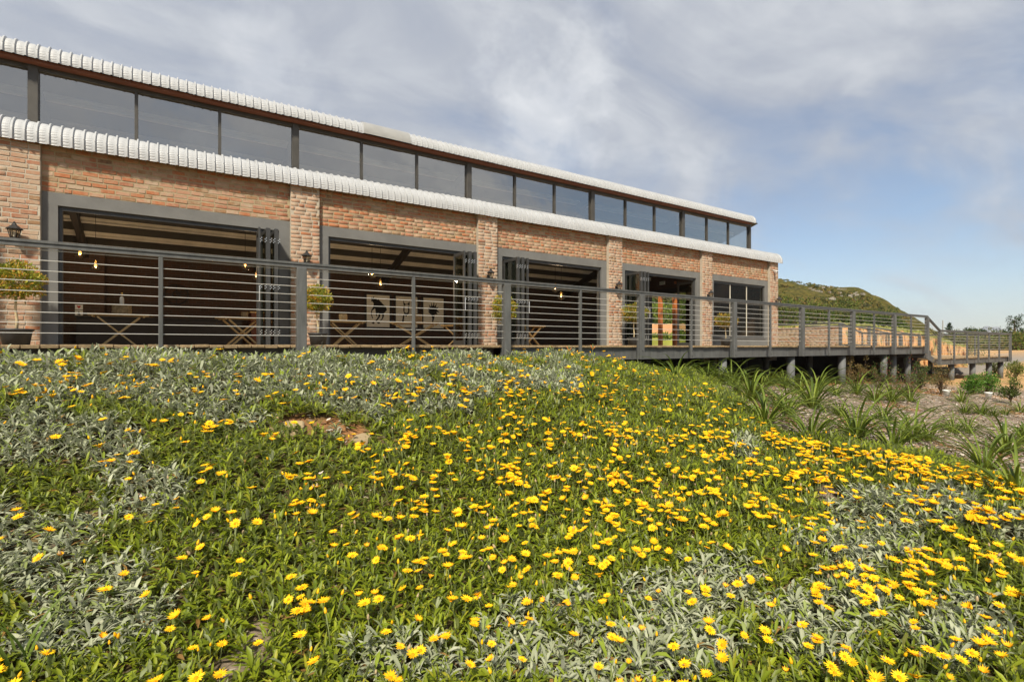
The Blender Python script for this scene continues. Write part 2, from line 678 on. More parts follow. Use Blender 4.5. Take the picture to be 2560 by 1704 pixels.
def smooth01(a, b, x):
    t = np.clip((x - a) / (b - a), 0, 1)
    return t * t * (3 - 2 * t)


def vnoise(x, y, seed=0):
    """cheap smooth value noise"""
    xi, yi = np.floor(x).astype(np.int64), np.floor(y).astype(np.int64)
    xf, yf = x - xi, y - yi

    def h(i, j):
        n = (i * 374761393 + j * 668265263 + seed * 1442695041) & 0x7fffffff
        n = ((n ^ (n >> 13)) * 1274126177) & 0x7fffffff
        return ((n ^ (n >> 16)) & 0xffff) / 65535.0
    u, v = xf * xf * (3 - 2 * xf), yf * yf * (3 - 2 * yf)
    return (h(xi, yi) * (1 - u) + h(xi + 1, yi) * u) * (1 - v) + (h(xi, yi + 1) * (1 - u) + h(xi + 1, yi + 1) * u) * v

# ================================================================== GROUND
DECK_Y = 6.8                          # front edge of the deck
WALL_Y = 12.0                         # face of the pilasters
CTRL = []
for u, Z, z in [
        (0, 4.7, -.30), (0, 3.7, -.62), (0, 3.2, -1.05), (0, 2.5, -1.55), (0, 1.6, -1.85),
        (400, 5.3, -.30), (400, 4.1, -.62), (400, 3.4, -1.1), (400, 2.5, -1.66), (400, 1.5, -1.9),
        (900, 6.3, -.31), (900, 5.0, -.50), (900, 4.0, -.98), (900, 3.2, -1.45), (900, 2.5, -1.72), (900, 1.5, -1.92),
        (1280, 7.5, -.32), (1280, 5.9, -.50), (1280, 4.7, -.95), (1280, 3.6, -1.42), (1280, 2.5, -1.74), (1280, 1.4, -1.95),
        (1560, 8.8, -.45), (1560, 6.8, -.60), (1560, 5.1, -1.05), (1560, 4.1, -1.36), (1560, 2.5, -1.76),
        (1850, 11., -.85), (1850, 8.5, -.86), (1850, 6.8, -.88), (1850, 5.3, -1.18), (1850, 4, -1.45), (1850, 2.5, -1.76),
        (2150, 15.5, -1.1), (2150, 10, -1.18), (2150, 6.6, -1.16), (2150, 5, -1.20), (2150, 3.8, -1.45), (2150, 2.5, -1.72),
        (2400, 20, -1.28), (2400, 12, -1.36), (2400, 7, -1.42), (2400, 4.5, -1.20), (2400, 3.4, -1.45), (2400, 2.5, -1.66),
        (2560, 14, -1.45), (2560, 8, -1.52), (2560, 5, -1.45), (2560, 3.5, -1.22), (2560, 2.6, -1.58),
        (3000, 6, -1.55), (3000, 3, -1.5), (-500, 4.2, -.32), (-500, 3, -.8), (-500, 2, -1.6)]:
    a_, b_ = ray(u)
    CTRL.append((a_ * Z, b_ * Z, z))
CTRL += [(-6, 7.2, -.4), (-6, 12, -.4), (0, 8.5, -.5), (0, 12, -.5), (6, 8.5, -.62), (6, 12, -.6), (10, 9, -.85), (12, 12, -.8),
         (18, 9, -1.1), (18, 12, -1.0), (24, 8, -1.25), (24, 11, -1.15), (30, 8, -1.3), (30, 4, -1.4), (20, 2, -1.6), (14, 0, -1.8),
         (6, -2, -2.0), (0, -3, -2.1), (-6, 0, -2.0), (-6, 4, -1.0), (26, 15, -.7), (30, 13, -.9), (34, 6, -1.3), (34, 0, -1.7), (34, 14, -0.8)]
CTRL = np.array(CTRL)


def tps_fit(P):
    n = len(P)
    d = np.linalg.norm(P[:, None, :2] - P[None, :, :2], axis=2)
    K = np.where(d > 1e-9, d * d * np.log(np.maximum(d, 1e-9)), 0) + np.eye(n) * 0.02
    A = np.zeros((n + 3, n + 3))
    A[:n, :n] = K
    A[:n, n] = 1
    A[:n, n + 1:] = P[:, :2]
    A[n, :n] = 1
    A[n + 1:, :n] = P[:, :2].T
    return np.linalg.solve(A, np.concatenate([P[:, 2], np.zeros(3)]))


TPSW = tps_fit(CTRL)


def H(x, y):
    x = np.asarray(x, float)
    y = np.asarray(y, float)
    shp = np.broadcast(x, y).shape
    x = np.broadcast_to(x, shp).ravel()
    y = np.broadcast_to(y, shp).ravel()
    cx, cy = np.clip(x, -6, 34), np.clip(y, -3, 15)
    z = np.empty(len(x))
    for i in range(0, len(x), 20000):
        dx = cx[i:i + 20000, None] - CTRL[None, :, 0]
        dy = cy[i:i + 20000, None] - CTRL[None, :, 1]
        d2 = dx * dx + dy * dy
        k = np.where(d2 > 1e-12, 0.5 * d2 * np.log(np.maximum(d2, 1e-12)), 0)
        n = len(CTRL)
        z[i:i + 20000] = k @ TPSW[:n] + TPSW[n] + TPSW[n + 1] * cx[i:i + 20000] + TPSW[n + 2] * cy[i:i + 20000]
    z = np.clip(z, -2.2, -.26)
    out = np.maximum(np.hypot(x - cx, y - cy), 0)
    R = np.hypot(x, y)
    far = np.where(x > 0, -1.35 + 1.1 * smooth01(24, 62, R), -2.0)
    far = np.where(y > 15, -0.5 + 0.2 * smooth01(30, 60, R), far)
    w = smooth01(0, 8, out)
    return (z * (1 - w) + far * w).reshape(shp)


# edge of the flower bed against the bark mulch, in photograph columns
EDGE_U = [-900, 1500, 1600, 1700, 1800, 1880, 1960, 2100, 2230, 2400, 2560, 2900]
EDGE_V = [860, 862, 902, 940, 975, 1035, 1095, 1112, 1132, 1165, 1215, 1330]


def in_bed(u, v):
    return v > np.interp(u, EDGE_U, EDGE_V)


BARE = [(775, 1060, 95, 20), (890, 1085, 42, 28), (640, 1610, 60, 40), (570, 1685, 80, 30), (2070, 1235, 40, 30), (1330, 1560, 26, 12), (725, 1245, 22, 22)]


def bare_amount(u, v):
    s = np.full(np.shape(u), -1.0)
    for (a, b, ra, rb) in BARE:
        s = np.maximum(s, 1 - ((u - a) / ra) ** 2 - ((v - b) / rb) ** 2)
    return s


def build_ground():
    xs = np.concatenate([-np.geomspace(3000, 8, 16), np.arange(-7.5, 11, 0.14), np.arange(11, 34, 0.4), np.geomspace(35, 4000, 24)])
    ys = np.concatenate([-np.geomspace(2500, 4, 14), np.arange(-3.5, 7.2, 0.14), np.arange(7.4, 20, 0.5), np.geomspace(21, 4000, 24)])
    X, Y = np.meshgrid(xs, ys)
    Zg = H(X, Y)
    near = np.hypot(X, Y) < 30
    Zg = Zg + np.where(near, (vnoise(X * 3, Y * 3, 1) - .5) * .05 + (vnoise(X * 9, Y * 9, 2) - .5) * .02, (vnoise(X * .2, Y * .2, 3) - .5) * .25)
    # keep the soil below the floor of the building
    inb = (X > -9) & (X < 21.2) & (Y > 12.0) & (Y < 21)
    Zg = np.where(inb, np.minimum(Zg, -0.45), Zg)
    V = np.stack([X, Y, Zg], -1).reshape(-1, 3)
    nx, ny = len(xs), len(ys)
    i = np.arange(nx * ny).reshape(ny, nx)
    F = np.stack([i[:-1, :-1], i[:-1, 1:], i[1:, 1:], i[1:, :-1]], -1).reshape(-1, 4)
    # what the ground is made of, per place
    u, v, Zd = proj(V)
    bed = in_bed(u, v) & (Zd > 0.3) & (V[:, 1] < 6.7)
    back = (Zd <= 0.3)
    soil = np.array([.23, .115, .05])
    bedsoil = np.array([.13, .10, .045])
    mulch = np.array([.27, .215, .165])
    field = np.array([.47, .29, .135])
    grey = np.array([.27, .24, .205])
    grass = np.array([.16, .17, .045])
    C = np.tile(mulch, (len(V), 1))
    n1 = vnoise(V[:, 0] * .9, V[:, 1] * .9, 5)[:, None]
    n2 = vnoise(V[:, 0] * 3.1, V[:, 1] * 3.1, 6)[:, None]
    C = C * (0.8 + .4 * n2)
    C = np.where((n1 > .68) & (n2 > .45), soil * 1.2, C)
    C = np.where((bed | back)[:, None], bedsoil * (0.7 + .6 * n2), C)
    bb = bare_amount(u, v)[:, None]
    C = np.where((bb > .1) & bed[:, None], np.where((v < 1180)[:, None], soil * 1.1, mulch * 1.15) * (0.75 + .5 * n2), C)
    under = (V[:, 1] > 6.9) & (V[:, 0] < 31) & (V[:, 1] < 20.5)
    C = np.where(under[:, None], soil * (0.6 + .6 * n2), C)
    R = np.hypot(V[:, 0], V[:, 1])
    tr = smooth01(19, 26, R + 5 * (n1[:, 0] - .5))[:, None]
    C2 = field * (0.85 + .3 * n2)
    C2 = np.where((vnoise(V[:, 0] * .12, V[:, 1] * .3, 9)[:, None] > .62) & (R[:, None] < 45), grey, C2)
    C = C * (1 - tr) + C2 * tr
    gr = (V[:, 1] > 14) & (V[:, 0] > 21.5) & (R < 60)
    C = np.where(gr[:, None], grass * (0.7 + .8 * n2) + n1 * np.array([.10, .07, .0]), C)
    tr = smooth01(62, 80, R)[:, None]
    C = C * (1 - tr) + np.array([.10, .12, .05]) * tr
    m, nt, b = new_mat('ground_soil')
    N, L = nt.nodes.new, nt.links.new
    at = N('ShaderNodeAttribute')
    at.attribute_name = 'tint'
    geo = N('ShaderNodeNewGeometry')
    n = N('ShaderNodeTexNoise')
    n.inputs['Scale'].default_value = 28
    n.inputs['Detail'].default_value = 8
    n.inputs['Roughness'].default_value = .7
    L(geo.outputs['Position'], n.inputs['Vector'])
    mr = N('ShaderNodeMapRange')
    mr.inputs['From Min'].default_value = .3
    mr.inputs['From Max'].default_value = .7
    mr.inputs['To Min'].default_value = .62
    mr.inputs['To Max'].default_value = 1.35
    L(n.outputs[0], mr.inputs['Value'])
    mu = N('ShaderNodeMixRGB')
    mu.blend_type = 'MULTIPLY'
    mu.inputs[0].default_value = 1
    L(at.outputs['Color'], mu.inputs[1])
    L(mr.outputs[0], mu.inputs[2])
    L(mu.outputs[0], b.inputs['Base Color'])
    b.inputs['Roughness'].default_value = .95
    b.inputs['Specular IOR Level'].default_value = .1
    bp = N('ShaderNodeBump')
    bp.inputs['Strength'].default_value = .8
    bp.inputs['Distance'].default_value = .03
    L(n.outputs[0], bp.inputs['Height'])
    L(bp.outputs[0], b.inputs['Normal'])
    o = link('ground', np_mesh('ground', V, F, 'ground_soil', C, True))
    tag(o, kind='structure')


build_ground()

# ------------------------------------------------------------------ the hill, the earth bank, the far mountain
RIDGE = [(-900, 780), (0, 740), (800, 700), (1400, 672), (1800, 676), (1945, 697), (2060, 715), (2110, 721), (2150, 725), (2180, 738), (2215, 757), (2270, 790), (2330, 826), (2380, 846), (2440, 858), (2600, 872), (3200, 880)]


def az_of(u):
    a, b = ray(u)
    return math.atan2(b, a)


def build_hill():
    us = np.array([r[0] for r in RIDGE], float)
    azs = np.array([az_of(u) for u in us])
    sl = np.array([(866 - r[1]) / FPX * math.cos(az_of(r[0]) - TH) for r in RIDGE])
    order = np.argsort(azs)
    azs, sl = azs[order], sl[order]
    az = np.linspace(rad(3), rad(112), 300)
    r = np.concatenate([np.linspace(44, 150, 70), np.linspace(156, 260, 14)])
    A, R = np.meshgrid(az, r)
    top = np.interp(A, azs, sl) * 150
    t = np.clip((R - 44) / 106, 0, 1)
    prof = np.where(R <= 150, t ** 0.85 * (1 - .12 * np.sin(np.pi * t)), 1 - (R - 150) / 200)
    X, Y = R * np.cos(A), R * np.sin(A)
    Zh = -1.6 + (top + 1.6) * prof
    Zh += ((vnoise(X * .09, Y * .09, 11) - .5) * 2.4 + (vnoise(X * .35, Y * .35, 12) - .5) * .9) * np.minimum(t * 3, 1) * np.clip(top / 6, .1, 1)
    V = np.stack([X, Y, Zh], -1).reshape(-1, 3)
    nx, ny = len(az), len(r)
    i = np.arange(nx * ny).reshape(ny, nx)
    F = np.stack([i[:-1, :-1], i[1:, :-1], i[1:, 1:], i[:-1, 1:]], -1).reshape(-1, 4)
    m, nt, b = new_mat('hill_scrub')
    N, L = nt.nodes.new, nt.links.new
    geo = N('ShaderNodeNewGeometry')
    n = N('ShaderNodeTexNoise')
    n.inputs['Scale'].default_value = .45
    n.inputs['Detail'].default_value = 10
    n.inputs['Roughness'].default_value = .78
    L(geo.outputs['Position'], n.inputs['Vector'])
    rp = N('ShaderNodeValToRGB')
    rp.color_ramp.elements[0].position = .34
    rp.color_ramp.elements[0].color = (.045, .06, .014, 1)
    rp.color_ramp.elements[1].position = .70
    rp.color_ramp.elements[1].color = (.24, .165, .05, 1)
    e = rp.color_ramp.elements.new(.5)
    e.color = (.12, .105, .02, 1)
    L(n.outputs[0], rp.inputs[0])
    nn = N('ShaderNodeTexNoise')
    nn.inputs['Scale'].default_value = 1.6
    nn.inputs['Detail'].default_value = 6
    L(geo.outputs['Position'], nn.inputs['Vector'])
    mr = N('ShaderNodeMapRange')
    mr.inputs['From Min'].default_value = .32
    mr.inputs['From Max'].default_value = .68
    mr.inputs['To Min'].default_value = .45
    mr.inputs['To Max'].default_value = 1.25
    L(nn.outputs[0], mr.inputs['Value'])
    mm = N('ShaderNodeMixRGB')
    mm.blend_type = 'MULTIPLY'
    mm.inputs[0].default_value = 1
    L(rp.outputs[0], mm.inputs[1])
    L(mr.outputs[0], mm.inputs[2])
    L(mm.outputs[0], b.inputs['Base Color'])
    b.inputs['Roughness'].default_value = .95
    b.inputs['Specular IOR Level'].default_value = .1
    bp = N('ShaderNodeBump')
    bp.inputs['Strength'].default_value = 1
    bp.inputs['Distance'].default_value = .9
    L(n.outputs[0], bp.inputs['Height'])
    L(bp.outputs[0], b.inputs['Normal'])
    o = link('hill', np_mesh('hill', V, F, 'hill_scrub', None, True))
    tag(o, kind='structure')

    def hz(a, rr):
        tp = np.interp(a, azs, sl) * 150
        tt = np.clip((rr - 44) / 106, 0, 1)
        return -1.6 + (tp + 1.6) * (tt ** .85 * (1 - .12 * np.sin(np.pi * tt))), tp
    return hz


hill_z = build_hill()


def blob_cloud(n_src, pos, size, colors, seed=3):
    """many small lumpy bushes, each an uneven tuft of leaf-like facets; one mesh"""
    g = np.random.default_rng(seed)
    nf = n_src
    K = len(pos)
    d = g.normal(size=(K, nf, 3))
    d /= np.linalg.norm(d, axis=2, keepdims=True)
    d[..., 2] = np.abs(d[..., 2]) * 0.9
    rr = (0.55 + 0.45 * g.random((K, nf, 1)))
    c = pos[:, None, :] + d * rr * size[:, None, None] * np.array([1, 1, .8])
    a = g.normal(size=(K, nf, 3))
    a /= np.linalg.norm(a, axis=2, keepdims=True)
    b = np.cross(a, d + g.normal(size=(K, nf, 3)) * .6)
    b /= np.maximum(np.linalg.norm(b, axis=2, keepdims=True), 1e-6)
    s = size[:, None, None] * (0.22 + .2 * g.random((K, nf, 1)))
    V = np.stack([c - a * s, c + b * s * .8, c + a * s, c - b * s * .8], 2).reshape(-1, 3)
    F = np.arange(len(V)).reshape(-1, 4)
    C = np.repeat(np.repeat(colors[:, None, :], nf, 1) * (0.7 + .6 * g.random((K, nf, 1))), 4, axis=1).reshape(-1, 3)
    return V, F, C


def build_hill_scrub():
    n = 5200
    a = rng.uniform(rad(15), rad(50), n)
    r = np.sqrt(rng.uniform(48 ** 2, 152 ** 2, n))
    z, tp = hill_z(a, r)
    keep = tp > 1.0
    a, r, z = a[keep], r[keep], z[keep]
    pos = np.stack([r * np.cos(a), r * np.sin(a), z - .05], -1)
    low = 1 - smooth01(60, 105, r)
    size = rng.uniform(.25, .8, len(a)) * (1 + 1.1 * low * rng.random(len(a)))
    pal = np.array([[.06, .075, .016], [.10, .10, .02], [.15, .13, .03], [.08, .08, .03], [.20, .14, .045]])
    C = pal[rng.integers(0, 5, len(a))]
    dark = (low > .4) & (rng.random(len(a)) < .75)
    C[dark] = np.array([.045, .07, .015]) * rng.uniform(.8, 1.3, (dark.sum(), 1))
    V, F, C = blob_cloud(16, pos, size * .8, C)
    o = link('hillside_scrub', np_mesh('hillside_scrub', V, F, 'leaf_far', C))
    tag(o, 'low olive and dark green scrub covering the hillside beyond the deck', 'scrub', kind='stuff')
    # pale rocks high on the slope
    mb = MB()
    for k in range(30):
        aa = az_of(rng.uniform(2020, 2160))
        rr_ = rng.uniform(112, 146)
        zz, _ = hill_z(np.array([aa]), np.array([rr_]))
        s = rng.uniform(.15, .42)
        p = np.array([rr_ * math.cos(aa), rr_ * math.sin(aa), zz[0] + s * .2 + .25])
        vs = [(p[0] + s * x * rng.uniform(.7, 1.3), p[1] + s * y * rng.uniform(.7, 1.3), p[2] + s * .6 * q * rng.uniform(.7, 1.2)) for q in (-1, 1) for y in (-.8, .8) for x in (-1, 1)]
        mb.add(vs, [(0, 2, 3, 1), (4, 5, 7, 6), (0, 1, 5, 4), (2, 6, 7, 3), (0, 4, 6, 2), (1, 3, 7, 5)])
    tag(mb.build('hill_rocks', 'hill_rock'), 'pale rock outcrop scattered high on the hillside', 'rocks', kind='stuff')


build_hill_scrub()


def build_grass_slope():
    us = np.linspace(1540, 1800, 40)
    rs = np.array([30, 34, 38, 42, 46, 50, 53, 56.])
    zz = np.array([-.9, -.5, -.1, .3, .8, 1.3, 2.2, 2.3])
    V, C = [], []
    for j, r in enumerate(rs):
        for i, u in enumerate(us):
            a = az_of(u)
            n = float(vnoise(np.array(i * .6), np.array(j * 1.3), 61))
            V.append((r * math.cos(a), r * math.sin(a), zz[j] + (n - .5) * .25))
            C.append(np.array([.50, .26, .12]) * (.8 + .4 * n) if 4 < j < 7 else np.array([.25, .25, .045]) * (.6 + .8 * n))
    k = len(us)
    F = [(j * k + i, j * k + i + 1, (j + 1) * k + i + 1, (j + 1) * k + i) for j in range(len(rs) - 1) for i in range(k - 1)]
    tag(link('grass_slope', np_mesh('grass_slope', np.array(V), np.array(F), 'ground_soil', np.array(C), True)), kind='structure')


build_grass_slope()


def build_bank():
    us = np.linspace(1900, 2420, 240)
    az = np.array([az_of(u) for u in us])
    topv = np.interp(us, [1900, 1960, 2100, 2160, 2300, 2340, 2380, 2420], [818, 812, 806, 810, 828, 840, 858, 866])
    rs = np.concatenate([np.linspace(32, 37.4, 22), np.array([38.2, 39, 42, 46, 52])])
    pf = np.concatenate([smooth01(0, 1, np.linspace(0, 1, 22)) * .98, np.array([1.0, 1.04, 1.06, 1.1, .9])])
    V, C = [], []
    ii = np.arange(len(us), dtype=float)
    for j, r in enumerate(rs):
        gul = vnoise(ii * .22, ii * 0 + j * .12, 21) - .5 + .6 * (vnoise(ii * .6, ii * 0 + j * .25, 25) - .5)
        rr = r + 1.5 * gul
        tz = (866 - topv) / FPX * 37.4 * np.cos(az - TH) + CAMZ
        z = -1.0 + (tz + 1.0) * pf[j] + (vnoise(ii * .5, ii * 0 + j * .9, 22) - .5) * .22 * (pf[j] > .1)
        V.append(np.stack([rr * np.cos(az), rr * np.sin(az), z], -1))
        n = vnoise(ii * .35, ii * 0 + j * .5, 23)[:, None] * .6 + vnoise(ii * 1.1, ii * 0 + j * 1.3, 24)[:, None] * .4
        if pf[j] < .9:
            c = np.array([.42, .20, .07]) * (1 - n) + np.array([.52, .34, .17]) * n
            c = np.where(n > .66, np.array([.20, .17, .06]), c)
        else:
            c = np.array([.19, .19, .05]) * (.5 + n)
        C.append(c)
    V, C = np.concatenate(V), np.concatenate(C)
    k = len(az)
    F = [(j * k + i + 1, j * k + i, (j + 1) * k + i, (j + 1) * k + i + 1) for j in range(len(rs) - 1) for i in range(k - 1)]
    o = link('earth_bank', np_mesh('earth_bank', np.array(V), np.array(F), 'ground_soil', np.array(C), True))
    tag(o, kind='structure')
    # far mountain
    mb_v, mb_f = [], []
    cu = 2478
    for j, (rr, s) in enumerate(((3000, 0), (3200, .75), (3350, 1), (3700, .0))):
        for i in range(41):
            u = 2385 + i * 5.0
            a = az_of(u)
            x = (u - cu) / 62
            h = max(0, 1 - abs(x) ** 2.0) ** .8 * 56 * (1 + .05 * math.sin(i * .9))
            z0 = h / FPX * 3200 * math.cos(a - TH)
            mb_v.append((rr * math.cos(a), rr * math.sin(a), -5 + float(z0) * s))
    for j in range(3):
        for i in range(40):
            mb_f.append((j * 41 + i + 1, j * 41 + i, (j + 1) * 41 + i, (j + 1) * 41 + i + 1))
    o = link('mountain', np_mesh('mountain', np.array(mb_v), np.array(mb_f), 'mountain_rock', None, True))
    tag(o, kind='structure')


build_bank()

# ================================================================== BUILDING
XR = [-6.7, -2.0, 2.68, 7.37, 12.15, 16.87, 21.35]   # right edges of the pilasters
PW = 0.60
PANEL_Y = 12.11
EAVE = 3.52
CLY = 13.13                                          # clerestory plane
XEND = 21.35
bld = thing('brick_building', (8.0, 16.0, 0.0), 'long red brick hall with white ribbed roof edges and folding doors onto a deck', 'building')
BO = wloc(bld)


def brick_shapes():
    shapes = []
    for k in range(5):
        g = random.Random(100 + k)
        j = lambda a: g.uniform(-a, a)
        L2, H2 = .5, .0335
        back = [(-L2, .05, -H2), (L2, .05, -H2), (L2, .05, H2), (-L2, .05, H2)]
        mid = [(x * (1 + j(.012)), -.002 + j(.001), z * (1 + j(.06))) for x, _, z in back]
        fr = [(x * (1 - .022 + j(.014)), -.007 + j(.002), z * (1 - .14 + j(.08))) for x, _, z in back]
        v = back + mid + fr
        f = [(8, 9, 10, 11)]
        for a in (0, 4):
            for i in range(4):
                n = (i + 1) % 4
                f.append((a + i, a + n, a + 4 + n, a + 4 + i))
        shapes.append((np.array(v), f))
    return shapes


SHAPES = brick_shapes()
BMESH = {}


def brick_mesh(sh, c):
    if (sh, c) not in BMESH:
        me = bpy.data.meshes.new('brick')
        me.from_pydata([tuple(p) for p in SHAPES[sh][0]], [], SHAPES[sh][1])
        me.materials.append(BRICKS[c])
        me.update()
        BMESH[(sh, c)] = me
    return BMESH[(sh, c)]


def lay_bricks(x0, x1, z0, z1, yface, pale, g, course=.085):
    """bricks of one wall field: (x centre, y face, z centre, length, shape, colour)"""
    out = []
    nz = int((z1 - z0) / course)
    dz = (z1 - z0) / nz
    for r in range(nz):
        zc = z0 + (r + .5) * dz
        x = x0 - (g.choice((0, .116, .058)) if r % 2 else g.choice((0.0, .03)))
        while x < x1 - .03:
            L = .214 if g.random() < .82 else .102
            L *= g.uniform(.96, 1.03)
            a, b = max(x, x0 + .004), min(x + L, x1 - .004)
            if b - a > .045:
                w = [.24, .30, .24, .12, .09, .01] if not pale else [.05, .12, .31, .46, .05, .01]
                c = g.choices(range(6), w)[0]
                out.append(((a + b) / 2, yface + g.uniform(-.004, .005), zc + g.uniform(-.004, .004), b - a, g.randrange(5), c, g.uniform(-.012, .012)))
            x += L + g.uniform(.012, .024)
    return out


ALLB = []
gb = random.Random(5)
wallp = MB()       # mortar cores of the wall
for k, xr in enumerate(XR):
    MB().box(xr - PW, xr, WALL_Y, WALL_Y + .45, -.6, EAVE + .10).build('pilaster', 'mortar_pale', bld)
    ALLB += lay_bricks(xr - PW, xr, 0.0, EAVE + .05, WALL_Y, True, gb)
for k in range(6):
    xa, xb = XR[k], XR[k + 1] - PW
    wallp.box(xa - .01, xb + .01, PANEL_Y, PANEL_Y + .22, 2.70, EAVE + .35)
    ALLB += lay_bricks(xa, xb, 2.725, EAVE + .12, PANEL_Y, False, gb)
wall = wallp.build('brick_wall', 'mortar', bld)
# end pilaster side and end wall bricks are laid joined below
seen = []
for i, b in enumerate(ALLB):
    u, v, Z = proj(np.array([b[0], b[1], b[2]]))
    vis = (u > 0) and (u < 2560) and Z > 0
    seen.append((Z if vis else 1e6 + Z, i))
seen.sort()
own = set(i for _, i in seen[:296])
JV, JF, JM = [], [], []
for i, (x, y, z, L, sh, c, tl) in enumerate(ALLB):
    if i in own:
        o = bpy.data.objects.new('brick', brick_mesh(sh, c))
        COL.objects.link(o)
        o.parent = wall
        o.location = (x - BO[0], y - BO[1], z - BO[2])
        o.scale = (L, 1, 1)
        o.rotation_euler = (0, tl, 0)
    else:
        vs = SHAPES[sh][0] * np.array([L, 1, 1]) + np.array([x - BO[0], y - BO[1], z - BO[2]])
        off = len(JV) * 12
        JV.append(vs)
        for f in SHAPES[sh][1]:
            JF.append([q + off for q in f])
            JM.append(c)
# the end wall (faces +x) and the sides of the end pilaster
def end_bricks():
    g = random.Random(9)
    for (ya, yb, za, zb) in ((WALL_Y, 16.3, 0, 3.6), (19.1, 20.6, 0, 2.95), (16.3, 19.1, 2.95, 3.4)):
        for (yc, _, zc, L, sh, c, tl) in lay_bricks(ya, yb, za, zb, 0, True, g):
            s = SHAPES[sh][0]
            vs = np.stack([XEND + .005 - s[:, 1], yc + s[:, 0] * L, zc + s[:, 2]], -1) - np.array(BO)
            off = len(JV) * 12
            JV.append(vs)
            for f in SHAPES[sh][1]:
                JF.append([q + off for q in f])
                JM.append(c)


end_bricks()
me = np_mesh('far_bricks', np.concatenate(JV), np.array(JF), ['brick_orange', 'brick_red', 'brick_pink', 'brick_pale', 'brick_brown', 'brick_burnt'], None, False, JM)
tag(link('far_bricks', me, wall), kind='stuff')

# end wall, back wall, floor, ceiling of the hall
mb = MB()
mb.box(XEND - .24, XEND, WALL_Y + .45, 16.3, -.6, 3.6)
mb.box(XEND - .24, XEND, 19.1, 20.7, -.6, 2.95)
mb.box(XEND - .24, XEND, 16.3, 19.1, 2.95, 3.7)
mb.build('end_wall', 'mortar', bld)
mb = MB().box(XEND - .262, XEND - .243, WALL_Y + .46, 16.3, -.02, 3.6)
mb.box(XEND - .262, XEND - .243, 19.1, 20.5, -.02, 2.9)
mb.box(XEND - .262, XEND - .243, 16.3, 19.1, 2.95, 3.65)
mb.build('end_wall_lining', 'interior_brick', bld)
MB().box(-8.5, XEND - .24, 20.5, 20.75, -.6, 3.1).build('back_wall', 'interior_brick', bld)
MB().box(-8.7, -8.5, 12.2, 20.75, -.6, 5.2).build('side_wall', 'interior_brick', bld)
MB().box(-8.5, XEND - .01, 12.2, 20.5, -.12, -.03).build('floor', 'interior_floor', bld)
# main roof: underside sheet sloping down to the back, purlins and rafters
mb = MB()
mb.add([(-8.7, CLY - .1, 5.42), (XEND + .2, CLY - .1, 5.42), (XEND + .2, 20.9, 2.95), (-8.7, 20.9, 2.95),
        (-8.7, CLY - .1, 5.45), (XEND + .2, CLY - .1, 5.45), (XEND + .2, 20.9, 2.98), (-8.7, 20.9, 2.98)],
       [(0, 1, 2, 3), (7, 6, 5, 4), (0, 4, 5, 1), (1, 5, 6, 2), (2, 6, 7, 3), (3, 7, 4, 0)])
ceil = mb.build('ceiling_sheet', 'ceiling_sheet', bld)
for i in range(9):
    y = 13.9 + i * .8
    z = 5.42 + (y - CLY + .1) * (2.95 - 5.42) / (20.9 - CLY + .1)
    mb = MB().box(-8.5, XEND - .3, y - .02, y + .02, z - .075, z - .008)
    mb.box(-8.5, XEND - .3, y - .02, y + .05, z - .165, z - .125)
    mb.box(-8.5, XEND - .3, y + .03, y + .05, z - .125, z - .008)
    mb.build('purlin', 'purlin', bld)
for k in range(1, 6):
    x = XR[k] - PW / 2
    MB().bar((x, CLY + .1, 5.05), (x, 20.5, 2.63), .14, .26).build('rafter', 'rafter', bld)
for x, y in ((4.9, 16.5), (14.0, 16.5)):
    MB().lathe([(.06, 0), (.06, .02), (.11, .03), (.11, .06), (.05, .07)], 14, (x, y, 4.06)).build('ceiling_lamp', 'plastic_white', bld)

# surrounds, frames, doors
def surround(xa, xb, win):
    mb = MB()
    y0, y1 = PANEL_Y - .012, PANEL_Y + .2
    w = .22
    mb.box(xa, xa + w, y0, y1, (0 if not win else 0), 2.50)
    mb.box(xb - w, xb, y0, y1, 0, 2.50)
    mb.box(xa, xb, y0 - .001, y1, 2.50, 2.725)
    if win:
        mb.box(xa + w, xb - w, y0, y1, 0, .33)
        mb.box(xa + w - .02, xb - w + .02, y0 - .03, y0 + .04, .30, .345)
    mb.build('door_surround' if not win else 'window_surround', 'plaster_grey', bld)
    ia, ib = xa + w, xb - w
    zb = .345 if win else -.02
    fr = MB()
    ya, yb = PANEL_Y + .05, PANEL_Y + .13
    for (p, q) in ((ia, ia + .055), (ib - .055, ib)):
        fr.box(p, q, ya, yb, zb, 2.50)
    fr.box(ia + .055, ib - .055, ya, yb, 2.44, 2.50)
    fr.box(ia + .055, ib - .055, ya - .015, ya + .02, 2.425, 2.448)
    if win:
        fr.box(ia + .055, ib - .055, ya, yb, zb, zb + .05)
    fr.build('opening_frame', 'frame_dark', bld)
    return ia + .055, ib - .055


def leaf_mesh(w, h):
    """one glazed door leaf: x thickness, y width from 0 outwards (negative), z height"""
    t = .042
    mb = MB()
    mb.cbox(-t / 2, t / 2, -w, -w + .075, 0, h, .003)
    mb.cbox(-t / 2, t / 2, -.075, 0, 0, h, .003)
    mb.cbox(-t / 2 + .001, t / 2 - .001, -w + .075, -.075, h - .085, h - .001, .003)
    mb.cbox(-t / 2 + .001, t / 2 - .001, -w + .075, -.075, .001, .13, .003)
    fme = mb.mesh('leaf_frame', 'frame_dark')
    gme = MB().box(-.004, .004, -w + .07, -.07, .12, h - .08).mesh('glass_pane', 'door_glass')
    hb = MB()
    for z in (0.0,):
        for i in range(4):
            s = .012 if i % 2 else -.012
            hb.box(s - .008, s + .008, -w - .012, -w + .004, z + i * .026, z + i * .026 + .017)
    return fme, gme, hb.mesh('hinge', 'hinge_metal')


